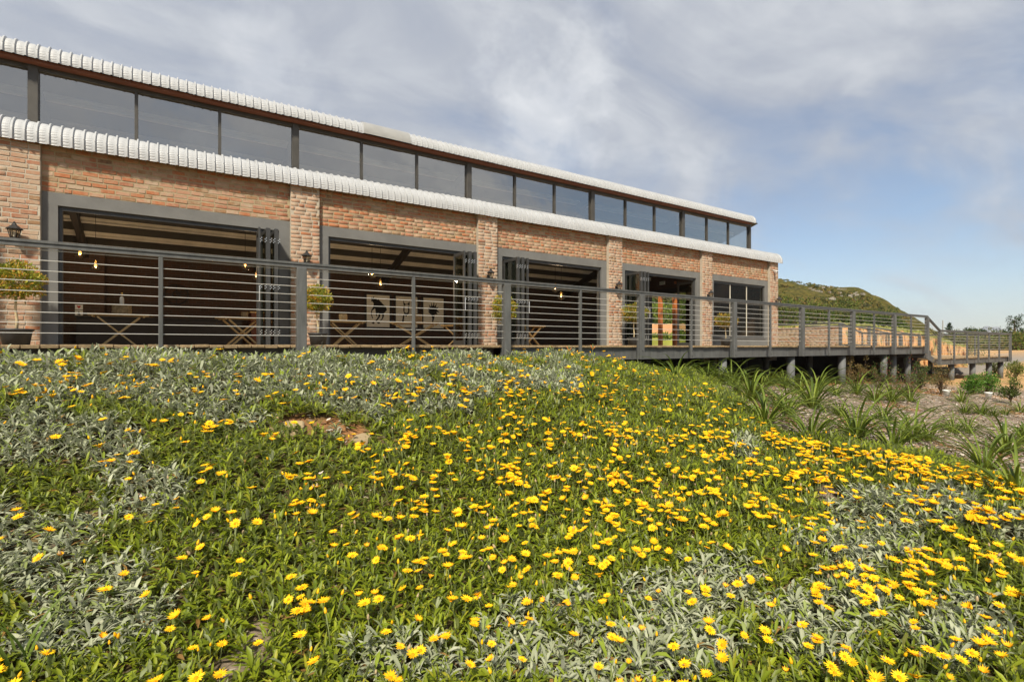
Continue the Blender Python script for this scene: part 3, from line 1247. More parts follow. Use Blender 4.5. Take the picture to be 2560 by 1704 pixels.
LW, LH = .70, 2.40
LF, LG, LHG = leaf_mesh(LW, LH)
HDM = MB().tube([(0, -LW - .045, -.16), (0, -LW - .045, .16)], .011, 8).mesh('handle', 'hinge_metal')


def door_stack(xin, side):
    """folded leaves beside the jamb; side=+1 stack at the right jamb, -1 at the left"""
    for i in range(5):
        x = xin - side * (.045 + i * .078)
        o = link('door_leaf', LF, bld)
        o.location = (x - BO[0], PANEL_Y + .08 - BO[1], .005)
        o.rotation_euler = (0, 0, side * rad((-2.2, 1.6, -1.8, 1.5, -4.0)[i]))
        link('glass_pane', LG, o)
        for z in (.22, 1.15, 2.10):
            hg = link('hinge', LHG, o)
            hg.location = (-.03 * side if i % 2 else .03 * side, 0, z)
        if i == 4:
            hd = link('handle', HDM, o)
            hd.location = (0, 0, 1.05)


JAMBS = []
for k in range(6):
    xa, xb = XR[k], XR[k + 1] - PW
    JAMBS.append(surround(xa, xb, k == 5))
for k, side in ((0, 1), (1, 1), (2, 1), (3, -1), (4, -1)):
    door_stack(JAMBS[k][1] if side > 0 else JAMBS[k][0], side)
# right-hand leaf standing in its frame in the bay with the through view
o = link('door_leaf', LF, bld)
o.location = (JAMBS[4][1] - .04 - BO[0], PANEL_Y + .10 - BO[1] + .66, .005)
o.rotation_euler = (0, 0, rad(3))
link('glass_pane', LG, o)
# window of the last bay: panes between thin mullions
ia, ib = JAMBS[5]
wn = MB()
step = (ib - ia) / 3
for i in (1, 2):
    wn.box(ia + i * step - .012, ia + i * step + .012, PANEL_Y + .07, PANEL_Y + .1, .39, 2.44)
wn.build('window_mullion', 'purlin', bld)
for i in range(3):
    MB().box(ia + i * step + (.013 if i else .002), ia + (i + 1) * step - (.013 if i < 2 else .002), PANEL_Y + .082, PANEL_Y + .09, .396, 2.438).build('window_pane', 'window_glass', bld)

# roof sheets: ribbed pans curving over the eave, with crimps across the pans
RIB = .1565


def roof_profile(y0, z0, rise, rad_, end_ang, run):
    pts = []
    n = 4
    for i in range(n):
        pts.append((y0, z0 + rise * i / n))
    m = 30
    for i in range(m + 1):
        a = end_ang * i / m
        pts.append((y0 + rad_ * (1 - math.cos(a)), z0 + rise + rad_ * math.sin(a)))
    ly, lz = pts[-1]
    pts.append((ly + run * math.sin(end_ang), lz + run * math.cos(end_ang)))
    # normals
    res = []
    for i, (y, z) in enumerate(pts):
        p, q = pts[max(i - 1, 0)], pts[min(i + 1, len(pts) - 1)]
        ty, tz = q[0] - p[0], q[1] - p[1]
        l = math.hypot(ty, tz)
        res.append((y, z, -tz / l, ty / l))
    return res


def sheet_mesh(prof, ribs, name):
    # across: pan then rib
    cross = [(0, .002), (.014, 0), (.022, .034), (.044, .034), (.052, 0), (.078, .008), (.104, .0095), (.130, .008), (RIB, .002)]
    V, F, M = [], [], []
    rows = []
    for i, (y, z, ny, nz) in enumerate(prof):
        row = []
        for k in range(ribs):
            for j, (x, h) in enumerate(cross[:-1] if k < ribs - 1 else cross):
                crimp = 0
                if .005 < h < .02 and i < len(prof) - 1:
                    crimp = -.0055 if i % 3 == 1 else .0
                row.append((k * RIB + x, y + ny * (h + crimp), z + nz * (h + crimp)))
        rows.append(row)
    w = len(rows[0])
    for r in rows:
        V += r
    for i in range(len(rows) - 1):
        for j in range(w - 1):
            F.append((i * w + j, i * w + j + 1, (i + 1) * w + j + 1, (i + 1) * w + j))
            M.append(0)
    mb = MB()
    mb.add(V, F)
    # screws on the ribs
    ii = 10
    y, z, ny, nz = prof[ii]
    for k in range(ribs):
        c = Vector((k * RIB + .039, y + ny * .03, z + nz * .03))
        mb.tube([c, c + Vector((0, ny * .008, nz * .008))], .009, 6, True, 1)
    return mb.mesh(name, ['roof_white', 'screw_grey'])


LOWP = roof_profile(11.90, EAVE - .02, .08, .36, rad(80), 0.95)
UPP = roof_profile(12.80, 5.33, .04, .31, rad(104), 0.25)
low_me = sheet_mesh(LOWP, 4, 'roof_sheet')
up_me = sheet_mesh(UPP, 4, 'roof_sheet')
SW = RIB * 4
n_sheet = int((XEND + 8.6) / SW)
x_left = XEND + .06 - n_sheet * SW
cap_a, cap_b = x_on(912, 12.9), x_on(1022, 12.9)
for i in range(n_sheet):
    x = x_left + i * SW
    o = link('roof_sheet', low_me, bld)
    o.location = (x - BO[0], -BO[1], gb.uniform(-.004, .004))
    if not (x - .46 > cap_a - .05 and x - .46 + SW < cap_b - .02):
        o = link('roof_sheet', up_me, bld)
        o.location = (x - .46 - BO[0], -BO[1], gb.uniform(-.004, .004))
# smooth replacement piece over the upper roof edge
mb = MB()
V = []
for (y, z, ny, nz) in UPP:
    for x in (cap_a - .06, cap_a + .9, cap_b):
        V.append((x, y + ny * .041, z + nz * .041))
mb.add(V, [(i * 3 + j, i * 3 + j + 1, (i + 1) * 3 + j + 1, (i + 1) * 3 + j) for i in range(len(UPP) - 1) for j in range(2)])
mb.build('smooth_roof_cap', 'roof_cap', bld, True)
# end trims of both roof edges
for prof, nm in ((LOWP, 'roof_edge_trim'), (UPP, 'roof_edge_trim')):
    mb = MB()
    V = []
    xe = XEND if prof is LOWP else XEND - .46
    for (y, z, ny, nz) in prof:
        V += [(xe + .05, y + ny * .034, z + nz * .034), (xe + .12, y + ny * .034, z + nz * .034), (xe + .12, y - ny * .03, z - nz * .03), (xe + .05, y - ny * .03, z - nz * .03)]
    n = len(prof)
    F = [(0, 1, 2, 3), tuple((n - 1) * 4 + q for q in (3, 2, 1, 0))]
    for i in range(n - 1):
        for j in range(4):
            q = (j + 1) % 4
            F.append((i * 4 + j, i * 4 + 4 + j, i * 4 + 4 + q, i * 4 + q))
    mb.add(V, F)
    mb.build(nm, 'roof_white', bld, True)
# lean-to roof underside so the eave is closed
mb = MB()
mb.add([(-8.6, 12.25, EAVE + .36), (XEND, 12.25, EAVE + .36), (XEND, CLY + .05, 3.98), (-8.6, CLY + .05, 3.98)], [(0, 1, 2, 3)])
mb.box(-8.6, XEND, 11.96, 12.2, EAVE + .14, EAVE + .19)
mb.build('eave_lining', 'fascia_brown', bld)
# clerestory: soffit, head rail, posts, mullions and panes
MB().box(-8.6, XEND - .46, 12.86, CLY - .07, 5.30, 5.345).build('soffit_board', 'fascia_brown', bld)
mb = MB().box(-8.6, 21.06, CLY - .06, CLY + .06, 5.22, 5.31)
mb.box(-8.6, 21.0, CLY - .075, CLY - .062, 5.245, 5.265)
mb.build('head_rail', 'post_bronze', bld)
MB().box(-8.6, XEND - .05, CLY - .05, CLY + .05, 3.94, 4.02).build('sill_rail', 'post_bronze', bld)
cp = [-6.98] + [x_on(u * 2560 / 2356, CLY) for u in (78, 679, 1077, 1361, 1569)] + [21.02]
for i, x in enumerate(cp):
    w = .075 if i < 6 else .05
    MB().cbox(x - w, x + w, CLY - .09, CLY + .055, 3.9, 5.295, .006).build('clerestory_post', 'post_bronze', bld)
for i in range(6):
    xa, xb = cp[i] + .075, cp[i + 1] - .075
    s = (xb - xa) / 3
    for j in range(3):
        if j:
            MB().box(xa + j * s - .028, xa + j * s + .028, CLY - .055, CLY + .05, 4.02, 5.22).build('mullion', 'post_bronze', bld)
        pa, pb = xa + j * s + (.03 if j else .002), xa + (j + 1) * s - (.03 if j < 2 else .002)
        tl = gb.uniform(-.004, .004)
        pm = MB()
        pm.add([(pa, CLY - .004 + tl, 4.02), (pb, CLY - .004 - tl, 4.02), (pb, CLY - .004 - tl, 5.219), (pa, CLY - .004 + tl, 5.219)], [(0, 1, 2, 3)])
        pm.build('clerestory_pane', 'clerestory_glass', bld)
# glazed end of the clerestory
for (ya, yb) in ((13.2, 15.0), (15.06, 16.9)):
    za, zb = 5.2 - (ya - CLY) * .31, 5.2 - (yb - CLY) * .31
    pm = MB()
    pm.add([(21.05, ya, 3.72), (21.05, yb, 3.72), (21.05, yb, zb), (21.05, ya, za)], [(0, 1, 2, 3)])
    pm.build('end_pane', 'window_glass', bld)
    MB().box(21.02, 21.08, yb, yb + .06, 3.65, zb).build('end_mullion', 'post_bronze', bld)
MB().box(20.95, 21.15, 13.05, 17, 3.6, 3.72).build('end_sill', 'post_bronze', bld)

# doorway in the end wall
mb = MB()
mb.box(XEND - .26, XEND + .02, 16.3, 16.52, 0, 2.95)
mb.box(XEND - .26, XEND + .02, 18.9, 19.1, 0, 2.95)
mb.box(XEND - .26, XEND + .02, 16.52, 18.9, 2.68, 2.95)
mb.build('end_door_frame', 'rafter', bld)

# ================================================================== DECK
deck = thing('timber_deck', (8, 8, 0), 'raised timber deck on a dark grey steel edge beam and round concrete pillars', 'deck')
DO = wloc(deck)
bm0 = {}


def board_mesh(length, k):
    key = (round(length, 3), k)
    if key not in bm0:
        bm0[key] = MB().cbox(-.068, .068, 0, length, -.036, 0, .004).mesh('deck_board', 'deck_timber')
    return bm0[key]


def boards(x0, x1, y0, y1, z):
    x = x0 + .07
    while x < x1 - .05:
        o = link('deck_board', board_mesh(y1 - y0, 0), deck)
        o.location = (x - DO[0], y0 + gb.uniform(-.012, .012) - DO[1], z + gb.uniform(-.004, .004) - DO[2])
        o.rotation_euler = (0, gb.uniform(-.012, .012), gb.uniform(-.0006, .0006))
        x += .1445


PLAT = -.43
boards(-4.6, 21.2, DECK_Y, 12.1, 0.0)
boards(21.25, 23.55, 9.95, 13.6, 0.0)
boards(22.35, 30.2, DECK_Y, 9.9, PLAT)
# edge beams (channel section) and joists
def channel(x0, x1, y, z1, h):
    mb = MB()
    mb.box(x0, x1, y, y + .012, z1 - h, z1)
    mb.box(x0, x1, y - .03, y, z1 - .014, z1 - .002)
    mb.box(x0, x1, y - .03, y, z1 - h + .002, z1 - h + .014)
    mb.build('edge_beam', 'steel_grey', deck)


for a, b, yy in ((-4.6, 4.27, .26), (4.275, 14.2, .055), (14.21, 21.2, .055)):
    channel(a, b, DECK_Y + yy, -.04, .22)
channel(22.0, 30.2, DECK_Y + .05, PLAT - .04, .2)
MB().box(30.2, 30.22, DECK_Y, 9.9, PLAT - .24, PLAT - .037).build('edge_beam', 'steel_grey', deck)
MB().box(23.5, 23.52, 9.95, 13.6, -.26, -.037).build('edge_beam', 'steel_grey', deck)
MB().box(21.2, 21.24, DECK_Y + .05, 9.95, -.40, -.037).build('edge_beam', 'steel_grey', deck)
for y in (9.2, 11.6):
    MB().box(-4.6, 21.2, y - .04, y + .04, -.24, -.04).build('joist', 'interior_dark', deck)
MB().box(-6, 21.2, 12.15, 12.3, -1.6, -.05).build('plinth_wall', 'interior_dark', bld)
for y in (9.5,):
    MB().box(22.4, 30.2, y - .04, y + .04, PLAT - .22, PLAT - .04).build('joist', 'interior_dark', deck)
MB().box(21.26, 21.30, DECK_Y + .3, 12.2, -1.6, -.41).build('skirt_panel', 'interior_dark', deck)
MB().box(23.40, 23.44, 9.95, 13.6, -1.6, -.27).build('skirt_panel', 'interior_dark', deck)
# steps down to the lower platform
for i, (xa, zz) in enumerate(((21.24, -.145), (21.62, -.29))):
    MB().cbox(xa + .02, xa + .42, DECK_Y + .05, 9.9, zz - .036, zz, .004).build('step_tread', 'deck_timber', deck)
    MB().box(xa + .02, xa + .04, DECK_Y + .06, 9.88, zz - .14, zz - .037).build('step_riser', 'steel_grey', deck)
mb = MB()
mb.poly([(21.25, DECK_Y + .03, -.05), (21.25, DECK_Y + .03, -.42), (22.0, DECK_Y + .03, -.62), (22.0, DECK_Y + .03, -.43), (21.66, DECK_Y + .03, -.33), (21.66, DECK_Y + .03, -.18)], (0, 1, 0), .015)
mb.build('stringer', 'steel_grey', deck)

Yr = 6.70                              # railing plane
d2s = 2560 / 2356
thick_x = [-4.6, -1.72] + [x_on(u * d2s, Yr) for u in (693, 1165, 1474, 1688, 1845, 1962, 2057)] + [x_on(2133 * d2s, Yr)]
thin_x = [-3.2] + [x_on(u * d2s, Yr) for u in (370, 951, 1335, 1590, 1772, 1907, 2011, 2096)]
XTOP = thick_x[-1]


def pillar(x, y, ztop, r=.095):
    zb = float(H(x, y)) - .15
    MB().lathe([(r, 0), (r, ztop - zb)], 18, (x, y, zb)).build('pillar', 'concrete_pillar', deck, True)


for x in thick_x[1:-1]:
    for y in (6.98, 9.2, 11.6):
        pillar(x, y, -.24 if y > 8 else -.262)
for x in (XTOP - .15, (thick_x[-2] + XTOP) / 2):
    pillar(x, 7.2, -.262)
for x in (24.2, 26.5, 28.5, 30.05):
    for y in (7.02, 9.5):
        pillar(x, y, PLAT - .24)

# ------------------------------------------------------------------ railings
def railing(name, label, group=None):
    return thing(name, (10, 6.7, 0), label, 'railing', group)


def rail_run(root, pts, zh=1.0, cables=9, thick=(), thin=(), wide=.06, tp=(.115, .10), np_=(.042, .05), below=.26, zoff=None):
    """handrail and cables along a polyline pts [(x,y,zdeck)]"""
    hr = MB()
    for (a, b) in zip(pts[:-1], pts[1:]):
        A, B = Vector(a) + Vector((0, 0, zh)), Vector(b) + Vector((0, 0, zh))
        d = (B - A).normalized() * .012
        hr.bar(A - d, B + d, wide, .026)
        hr.bar(A - d + Vector((0, 0, -.024)), B + d + Vector((0, 0, -.024)), wide * .6, .02)
        hr.bar(A - d + Vector((0, 0, -.045)), B + d + Vector((0, 0, -.045)), wide * .85, .02)
    hr.build('handrail', 'steel_grey', root)
    for k in range(cables):
        mb = MB()
        for (a, b) in zip(pts[:-1], pts[1:]):
            z = .113 + (zh - .19) / 8 * k if cables == 9 else .12 + .1 * k
            mb.tube([Vector(a) + Vector((0, 0, z)), Vector(b) + Vector((0, 0, z))], .0038, 6)
        mb.build('cable', 'cable_steel', root)
    for lst, dim in ((thick, tp), (thin, np_)):
        for (x, y, zd) in lst:
            mb = MB().cbox(x - dim[0] / 2, x + dim[0] / 2, y - dim[1] / 2, y + dim[1] / 2, zd - below, zd + zh - .056, .005)
            for zz in (-.09, -.2):
                if below > .2:
                    c = Vector((x, y - dim[1] / 2, zd + zz))
                    mb.tube([c, c + Vector((0, -.012, 0))], .012, 6)
            mb.build('post', 'steel_grey', root)


fr = railing('deck_railing', 'long dark grey front deck railing with horizontal steel cables and flat posts')
rail_run(fr, [(-4.6, Yr, 0), (XTOP, Yr, 0)], thick=[(x, Yr, 0) for x in thick_x], thin=[(x, Yr, 0) for x in thin_x])
XB = x_on(2349, Yr)
lp = [x_on(u, Yr) for u in (2385.5, 2417.5, 2446, 2472.5, 2498, 2524)]
mbx = [(XTOP, Yr, 0), (XB, Yr, PLAT), (30.15, Yr, PLAT)]
lr = railing('lower_railing', 'dark grey railing stepping down along the low platform at the deck end')
rail_run(lr, mbx, zh=.98, cables=9, thick=[(XB, Yr, PLAT)], thin=[(x, Yr, PLAT) for x in lp if x < 30.1] + [(30.12, Yr, PLAT)], tp=(.10, .08), np_=(.06, .05), below=.22)
br = railing('back_railing', 'dark grey railing across the far end of the deck beside the brick corner')
rail_run(br, [(23.45, 13.4, 0), (23.45, 10.5, 0), (24.1, 9.95, PLAT), (30.1, 9.95, PLAT)], zh=1.0, cables=9,
         thick=[(23.45, 13.35, 0), (23.45, 10.5, 0), (27.9, 9.95, PLAT), (30.1, 9.95, PLAT)],
         thin=[(23.45, 12.0, 0), (24.1, 9.95, PLAT), (25.4, 9.95, PLAT), (26.7, 9.95, PLAT), (29.0, 9.95, PLAT)], below=.1)
er = railing('platform_end_railing', 'dark grey railing closing the far end of the low platform')
rail_run(er, [(30.15, 6.9, PLAT), (30.15, 9.9, PLAT)], zh=.98, cables=9, thick=[(30.15, 9.2, PLAT)], thin=[(30.15, 7.9, PLAT)], below=.1)
for (xx, nm, lb) in ((28.4, 'stair_railing', 'nearer sloping stair railing behind the low platform'), (30.6, 'stair_railing', 'farther sloping stair railing behind the low platform')):
    sr = railing(nm, lb, 'railings of the back stair')
    rail_run(sr, [(xx, 14.5, .12), (xx, 12.3, .12), (xx + .3, 10.2, PLAT)], zh=.95, cables=7,
             thick=[(xx, 14.4, .12), (xx, 12.3, .12), (xx + .3, 10.2, PLAT)], thin=[(xx + .14, 11.3, -.14)], below=.3)
bs = thing('back_stair', (29.5, 12, -.5), 'small timber landing and stair behind the low platform', 'stair')
MB().box(28.4, 30.6, 12.3, 14.6, .08, .12).build('landing', 'deck_timber', bs)
MB().box(28.42, 30.58, 12.32, 14.58, -1.3, .079).build('base', 'steel_grey', bs)
for i in range(3):
    z = .12 - (i + 1) * .137
    y = 12.3 - (i + 1) * .6
    MB().box(28.5, 30.7, y, y + .62, z - .04, z).build('tread', 'deck_timber', bs)
for xx in (28.52, 30.62):
    mb = MB().poly([(xx, 12.3, .07), (xx, 12.3, -.2), (xx, 10.3, -.75), (xx, 10.3, -.47)], (1, 0, 0), .05)
    mb.build('stringer', 'steel_grey', bs)

# low brick wall beyond the deck end
lw = thing('low_brick_wall', (26, 12.9, -.8), 'low whitewashed brick wall behind the railing at the deck end', 'wall')
MB().box(26.0, 26.2, 11.7, 14.9, -1.0, .86).build('mortar_core', 'mortar', lw)
g9 = random.Random(19)
JV2, JF2, JM2 = [], [], []
for (yc, _, zc, L, sh, c, tl) in lay_bricks(11.7, 14.9, -.15, .88, 0, True, g9):
    s = SHAPES[sh][0]
    vs = np.stack([26.0 + .004 + s[:, 1], yc - s[:, 0] * L, zc + s[:, 2]], -1) - np.array(wloc(lw))
    off = len(JV2) * 12
    JV2.append(vs)
    for f in SHAPES[sh][1]:
        JF2.append([q + off for q in f])
        JM2.append(c)
me = np_mesh('bricks', np.concatenate(JV2), np.array(JF2), ['brick_orange', 'brick_red', 'brick_pink', 'brick_pale', 'brick_brown', 'brick_burnt'], None, False, JM2)
tag(link('bricks', me, lw), kind='stuff')
MB().box(25.97, 26.23, 11.68, 14.9, .882, .93).build('coping', 'brick_pale', lw)

# ================================================================== THINGS ON AND IN THE BUILDING
def wall_lantern(x, y, zb, label):
    t = thing('wall_lantern', (x, y, zb), label, 'wall lamp', 'lanterns on the brick pilasters')
    w = 6
    yo = -.13
    b = MB()
    b.box(-.035, .035, -.022, 0, .02, .2)
    b.tube([(0, -.02, .05), (0, -.08, .02), (0, yo, .06)], .012, 6)
    b.build('bracket', 'black_metal', t, world=False)
    MB().lathe([(.012, 0.0), (.03, .02), (.045, .075), (.05, .085)], w, (0, yo, .03)).build('lamp_base', 'black_metal', t, world=False)
    c = MB()
    for k in range(w):
        a = 2 * math.pi * k / w
        c.bar((.048 * math.cos(a), yo + .048 * math.sin(a), .112), (.078 * math.cos(a), yo + .078 * math.sin(a), .232), .009, .009)
    c.build('cage', 'black_metal', t, world=False)
    MB().lathe([(.044, .116), (.072, .230)], w, (0, yo, 0), caps=False).build('lamp_glass', 'lamp_glass', t, world=False)
    MB().lathe([(.012, .116), (.014, .19), (.006, .2)], 8, (0, yo, 0)).build('candle', 'sign_white', t, world=False)
    MB().lathe([(.100, .228), (.104, .236), (.060, .275), (.030, .30), (.026, .315), (.014, .325), (.016, .338), (.004, .352)], w, (0, yo, 0)).build('lamp_roof', 'black_metal', t, world=False)
    t.scale = (1.12, 1.12, 1.12)
    return t


ordn = ['black wall lantern on the leftmost brick pilaster above the nearest potted tree', 'black wall lantern on the second pilaster, between the first two wide openings',
        'black wall lantern on the pilaster between the second and third openings', 'black wall lantern on the pilaster left of the doorway with the through view',
        'black wall lantern on the pilaster left of the glazed window', 'small black wall lantern on the far corner pilaster of the building']
for k in range(1, 7):
    wall_lantern(XR[k] - PW / 2 + (.0 if k < 6 else .1), WALL_Y - .012, 1.70, ordn[k - 1])

# security camera under the far eave
t = thing('security_camera', (20.98, WALL_Y - .012, 3.05), 'small white security camera under the far corner of the eave', 'camera')
MB().lathe([(.04, 0), (.04, .02)], 12, (0, 0, .12)).build('mount_plate', 'plastic_white', t, world=False)
mb = MB().tube([(0, -.02, .12), (0, -.09, .07)], .015, 8)
mb.build('mount_arm', 'plastic_white', t, world=False)
MB().bar((.05, -.02, .10), (-.07, -.2, .03), .085, .08).build('camera_body', 'plastic_white', t, world=False)
MB().bar((-.071, -.2, .03), (-.078, -.212, .026), .05, .05).build('lens', 'black_metal', t, world=False)


def foliage_shell(center, radii, n, size, pal, g, inner=.35, up=.4, elong=1.7):
    """n leaf quads spread through the volume of an ellipsoid"""
    c = np.array(center)
    d = g.normal(size=(n, 3))
    d /= np.linalg.norm(d, axis=1, keepdims=True)
    r = inner + (1 - inner) * g.random((n, 1)) ** .5
    lump = 1 + .20 * np.sin(d[:, :1] * 5 + 1.3 + c[0] * 3) * np.cos(d[:, 1:2] * 6 + c[2]) + .10 * np.sin(d[:, 2:] * 9)
    p = c + d * r * lump * np.array(radii)
    ax = d + g.normal(size=(n, 3)) * .7 + np.array([0, 0, up])
    ax /= np.linalg.norm(ax, axis=1, keepdims=True)
    sd = np.cross(ax, g.normal(size=(n, 3)))
    sd /= np.maximum(np.linalg.norm(sd, axis=1, keepdims=True), 1e-6)
    s = size * (0.6 + .8 * g.random((n, 1)))
    V = np.stack([p, p + ax * s * .5 * elong + sd * s * .35, p + ax * s * elong, p + ax * s * .5 * elong - sd * s * .35], 1).reshape(-1, 3)
    F = np.arange(4 * n).reshape(-1, 4)
    pal = np.array(pal)
    col = pal[g.integers(0, len(pal), n)] * (0.75 + .5 * g.random((n, 1)))
    return V, F, np.repeat(col, 4, axis=0)


def join_np(parts):
    V, F, C = [], [], []
    o = 0
    for v, f, c in parts:
        V.append(v)
        F.append(f + o)
        C.append(c)
        o += len(v)
    return np.concatenate(V), np.concatenate(F), np.concatenate(C)


def topiary(x, y, label, crown_r, crown_z, pot_r, seed, lean=0.0, pal=None):
    g = np.random.default_rng(seed)
    t = thing('potted_tree', (x, y, 0.0), label, 'potted tree', 'clipped trees in black pots')
    MB().lathe([(pot_r * .80, .004), (pot_r * .95, .22), (pot_r * 1.0, .235), (pot_r * 1.06, .236), (pot_r * 1.07, .268), (pot_r * .99, .27), (pot_r * .95, .225), (pot_r * .2, .222)], 28).build('pot', 'pot_black', t, True, world=False)
    MB().lathe([(pot_r * .94, .228), (pot_r * .5, .24), (.01, .245)], 20).build('soil', 'pot_soil', t, True, world=False)
    pts = [(0, 0, .2), (.01 + lean * .2, .0, .4), (-.012 + lean * .5, .008, .6), (lean * .8, 0, crown_z - .05)]
    st = MB().tube(pts, [.024, .020, .018, .016], 8)
    for k in range(7):
        a = k * .9
        st.tube([(lean * .8, 0, crown_z - .1), (lean + math.cos(a) * crown_r[0] * .6, math.sin(a) * crown_r[1] * .6, crown_z + .05 + .03 * k)], [.010, .004], 5)
    st.build('stem', 'pale_stem', t, True, world=False)
    pal = pal or [[.26, .30, .03], [.36, .33, .035], [.18, .23, .025], [.44, .30, .035], [.14, .19, .022]]
    parts = [foliage_shell((lean, 0, crown_z), crown_r, 3200, .031, pal, g, .4)]
    # loose new shoots round the outside
    for k in range(54):
        d = g.normal(size=3)
        d /= np.linalg.norm(d)
        c = np.array([lean, 0, crown_z]) + d * np.array(crown_r) * g.uniform(.9, 1.2)
        parts.append(foliage_shell(c, (.05, .05, .055), 14, .026, [[.52, .33, .04], [.42, .36, .045], [.50, .24, .04]], g, .1, 1.0))
    V, F, C = join_np(parts)
    o = link('crown', np_mesh('crown', V, F, 'leaf_plain', C), t)
    return t


TY = 11.4
topiary(XR[1] - .19, TY, 'bushy round yellow-green potted tree in the widest black pot, nearest the left edge', (.33, .33, .28), 1.04, .205, 41)
topiary(XR[2] - .16, TY, 'potted tree with orange tipped shoots standing before the second pilaster', (.27, .27, .26), .98, .19, 42, -.03)
topiary(XR[3] - .17, TY, 'tall bushy potted tree partly behind a thick railing post beside two folded doors', (.29, .29, .33), .98, .19, 43, 0.0)
topiary(XR[4] - .10, TY, 'umbrella shaped potted tree left of the doorway with the through view', (.36, .36, .27), 1.02, .20, 44, .02, [[.20, .24, .03], [.27, .24, .035], [.14, .18, .025], [.32, .20, .035]])
topiary(XR[5] - .06, TY, 'small flat-topped potted tree in front of the far glazed window', (.36, .36, .22), .92, .19, 45, 0.0, [[.20, .22, .03], [.27, .20, .035], [.14, .17, .025], [.31, .18, .035]])

# ------------------------------------------------------------------ tables and what stands on them
def folding_table(x, y, rz, label, L=1.15, W=.55):
    t = thing('folding_table', (x, y, -.03), label, 'table', 'folding tables with crossed legs', rz)
    for i in range(4):
        a = -W / 2 + i * W / 4
        MB().cbox(-L / 2, L / 2, a + .004, a + W / 4 - .004, .735, .775, .004).build('top_slat', 'table_wood', t, world=False)
    mb = MB().box(-L / 2 + .08, -L / 2 + .12, -W / 2 + .02, W / 2 - .02, .70, .7345)
    mb.box(L / 2 - .12, L / 2 - .08, -W / 2 + .02, W / 2 - .02, .70, .7345)
    mb.build('batten', 'table_wood', t, world=False)
    for s in (-1, 1):
        yy = s * (W / 2 - .06)
        MB().bar((-L / 2 + .18, yy, .70), (L / 2 - .22, yy, 0.005), .035, .072, (0, 1, 0)).build('leg', 'table_wood', t, world=False)
        MB().bar((L / 2 - .18, yy - s * .03, .70), (-L / 2 + .22, yy - s * .03, 0.005), .035, .072, (0, 1, 0)).build('leg', 'table_wood', t, world=False)
    MB().tube([(0, -W / 2 + .04, .352), (0, W / 2 - .04, .352)], .012, 8).build('crossbar', 'table_wood', t, world=False)
    return t


def stump(x, y, r, h, label):
    t = thing('tree_stump', (x, y, .746), label, 'wood stump', 'wood slices on the tables')
    g = random.Random(int(x * 100))
    mb = MB()
    seg = 22
    for z in (0, h * .5, h):
        for k in range(seg):
            a = 2 * math.pi * k / seg
            rr = r * (1 + g.uniform(-.05, .05))
            mb.v.append((rr * math.cos(a), rr * math.sin(a), z))
    for i in range(2):
        for k in range(seg):
            j = (k + 1) % seg
            mb.f.append((i * seg + k, i * seg + j, (i + 1) * seg + j, (i + 1) * seg + k))
            mb.m.append(0)
    mb.f.append(tuple(range(seg)))
    mb.m.append(0)
    mb.build('bark', 'stump_bark', t, world=False)
    MB().lathe([(r * .93, h), (r * .9, h + .006)], seg).build('cut_face', 'stump_top', t, world=False)


def at_xy(u, Z):
    a, b = ray(u)
    return a * Z, b * Z


tx, ty = at_xy(298, 12.1)
folding_table(tx, ty, rad(3), 'folding wooden table carrying a wood stump and a bottle in the nearest opening')
stump(tx + .05, ty, .19, .21, 'widest wood stump, the one with a white bottle on top')
t = thing('bottle', (tx + .05, ty, .746 + .218), 'white bottle with gold top on the widest wood stump', 'bottle')
MB().lathe([(.038, 0), (.042, .01), (.042, .15), (.036, .18), (.018, .2)], 16).build('bottle_body', 'sign_white', t, True, world=False)
MB().lathe([(.017, .198), (.016, .25), (.02, .252), (.02, .29), (.014, .295)], 14).build('bottle_cap', 'gold_foil', t, True, world=False)
tx, ty = at_xy(606, 13.5)
folding_table(tx, ty, rad(14), 'folding wooden table beside the folded doors of the nearest opening')
stump(tx + .05, ty, .085, .14, 'smallest wood stump, on the table by the first folded doors')
tx, ty = at_xy(862, 15.4)
folding_table(tx, ty, rad(-4), 'folding wooden table at the left side of the second opening')
stump(tx - .05, ty, .12, .2, 'wood stump on the left table of the second opening')
tx, ty = at_xy(1038, 16.3)
folding_table(tx, ty, rad(-30), 'folding wooden table turned at an angle before the three framed prints', 1.5, .7)
stump(tx + .05, ty, .17, .26, 'wood stump in front of the horse head print')
tx, ty = at_xy(1142, 18.4)
folding_table(tx, ty, rad(-25), 'folding wooden table half hidden by the second folded doors')
tx, ty = at_xy(1322, 18.6)
folding_table(tx, ty, rad(4), 'folding wooden table half hidden by the folded doors of the third opening')

# ------------------------------------------------------------------ pendants
def pendant(u, v, Z, label):
    x, y, z = at_depth(u, v, Z)
    top = 5.42 + (y - CLY + .1) * (2.95 - 5.42) / (20.9 - CLY + .1) - .02
    t = thing('pendant_lamp', (x, y, z), label, 'pendant lamp', 'clear globe pendants with glowing bulbs')
    MB().tube([(0, 0, .16), (0, 0, top - z)], .006, 6).build('cord', 'black_metal', t, world=False)
    MB().lathe([(.02, .10), (.024, .16), (.01, .17)], 10).build('lamp_holder', 'gold_foil', t, world=False)
    MB().lathe([(.012, .10), (.030, .05), (.034, .015), (.022, -.012), (.004, -.022)], 12).build('bulb', 'bulb_glow', t, True, world=False)
    MB().lathe([(.045, .13), (.11, .08), (.145, 0), (.125, -.08), (.06, -.135), (.005, -.145)], 20, caps=False).build('globe', 'lamp_glass', t, True, world=False)
    ld = bpy.data.lights.new('bulb_light', 'POINT')
    ld.energy = 16
    ld.color = (1.0, 0.72, 0.45)
    ld.shadow_soft_size = .04
    lo = bpy.data.objects.new('bulb_light', ld)
    COL.objects.link(lo)
    lo.parent = t
    lo.location = (0, 0, -.06)


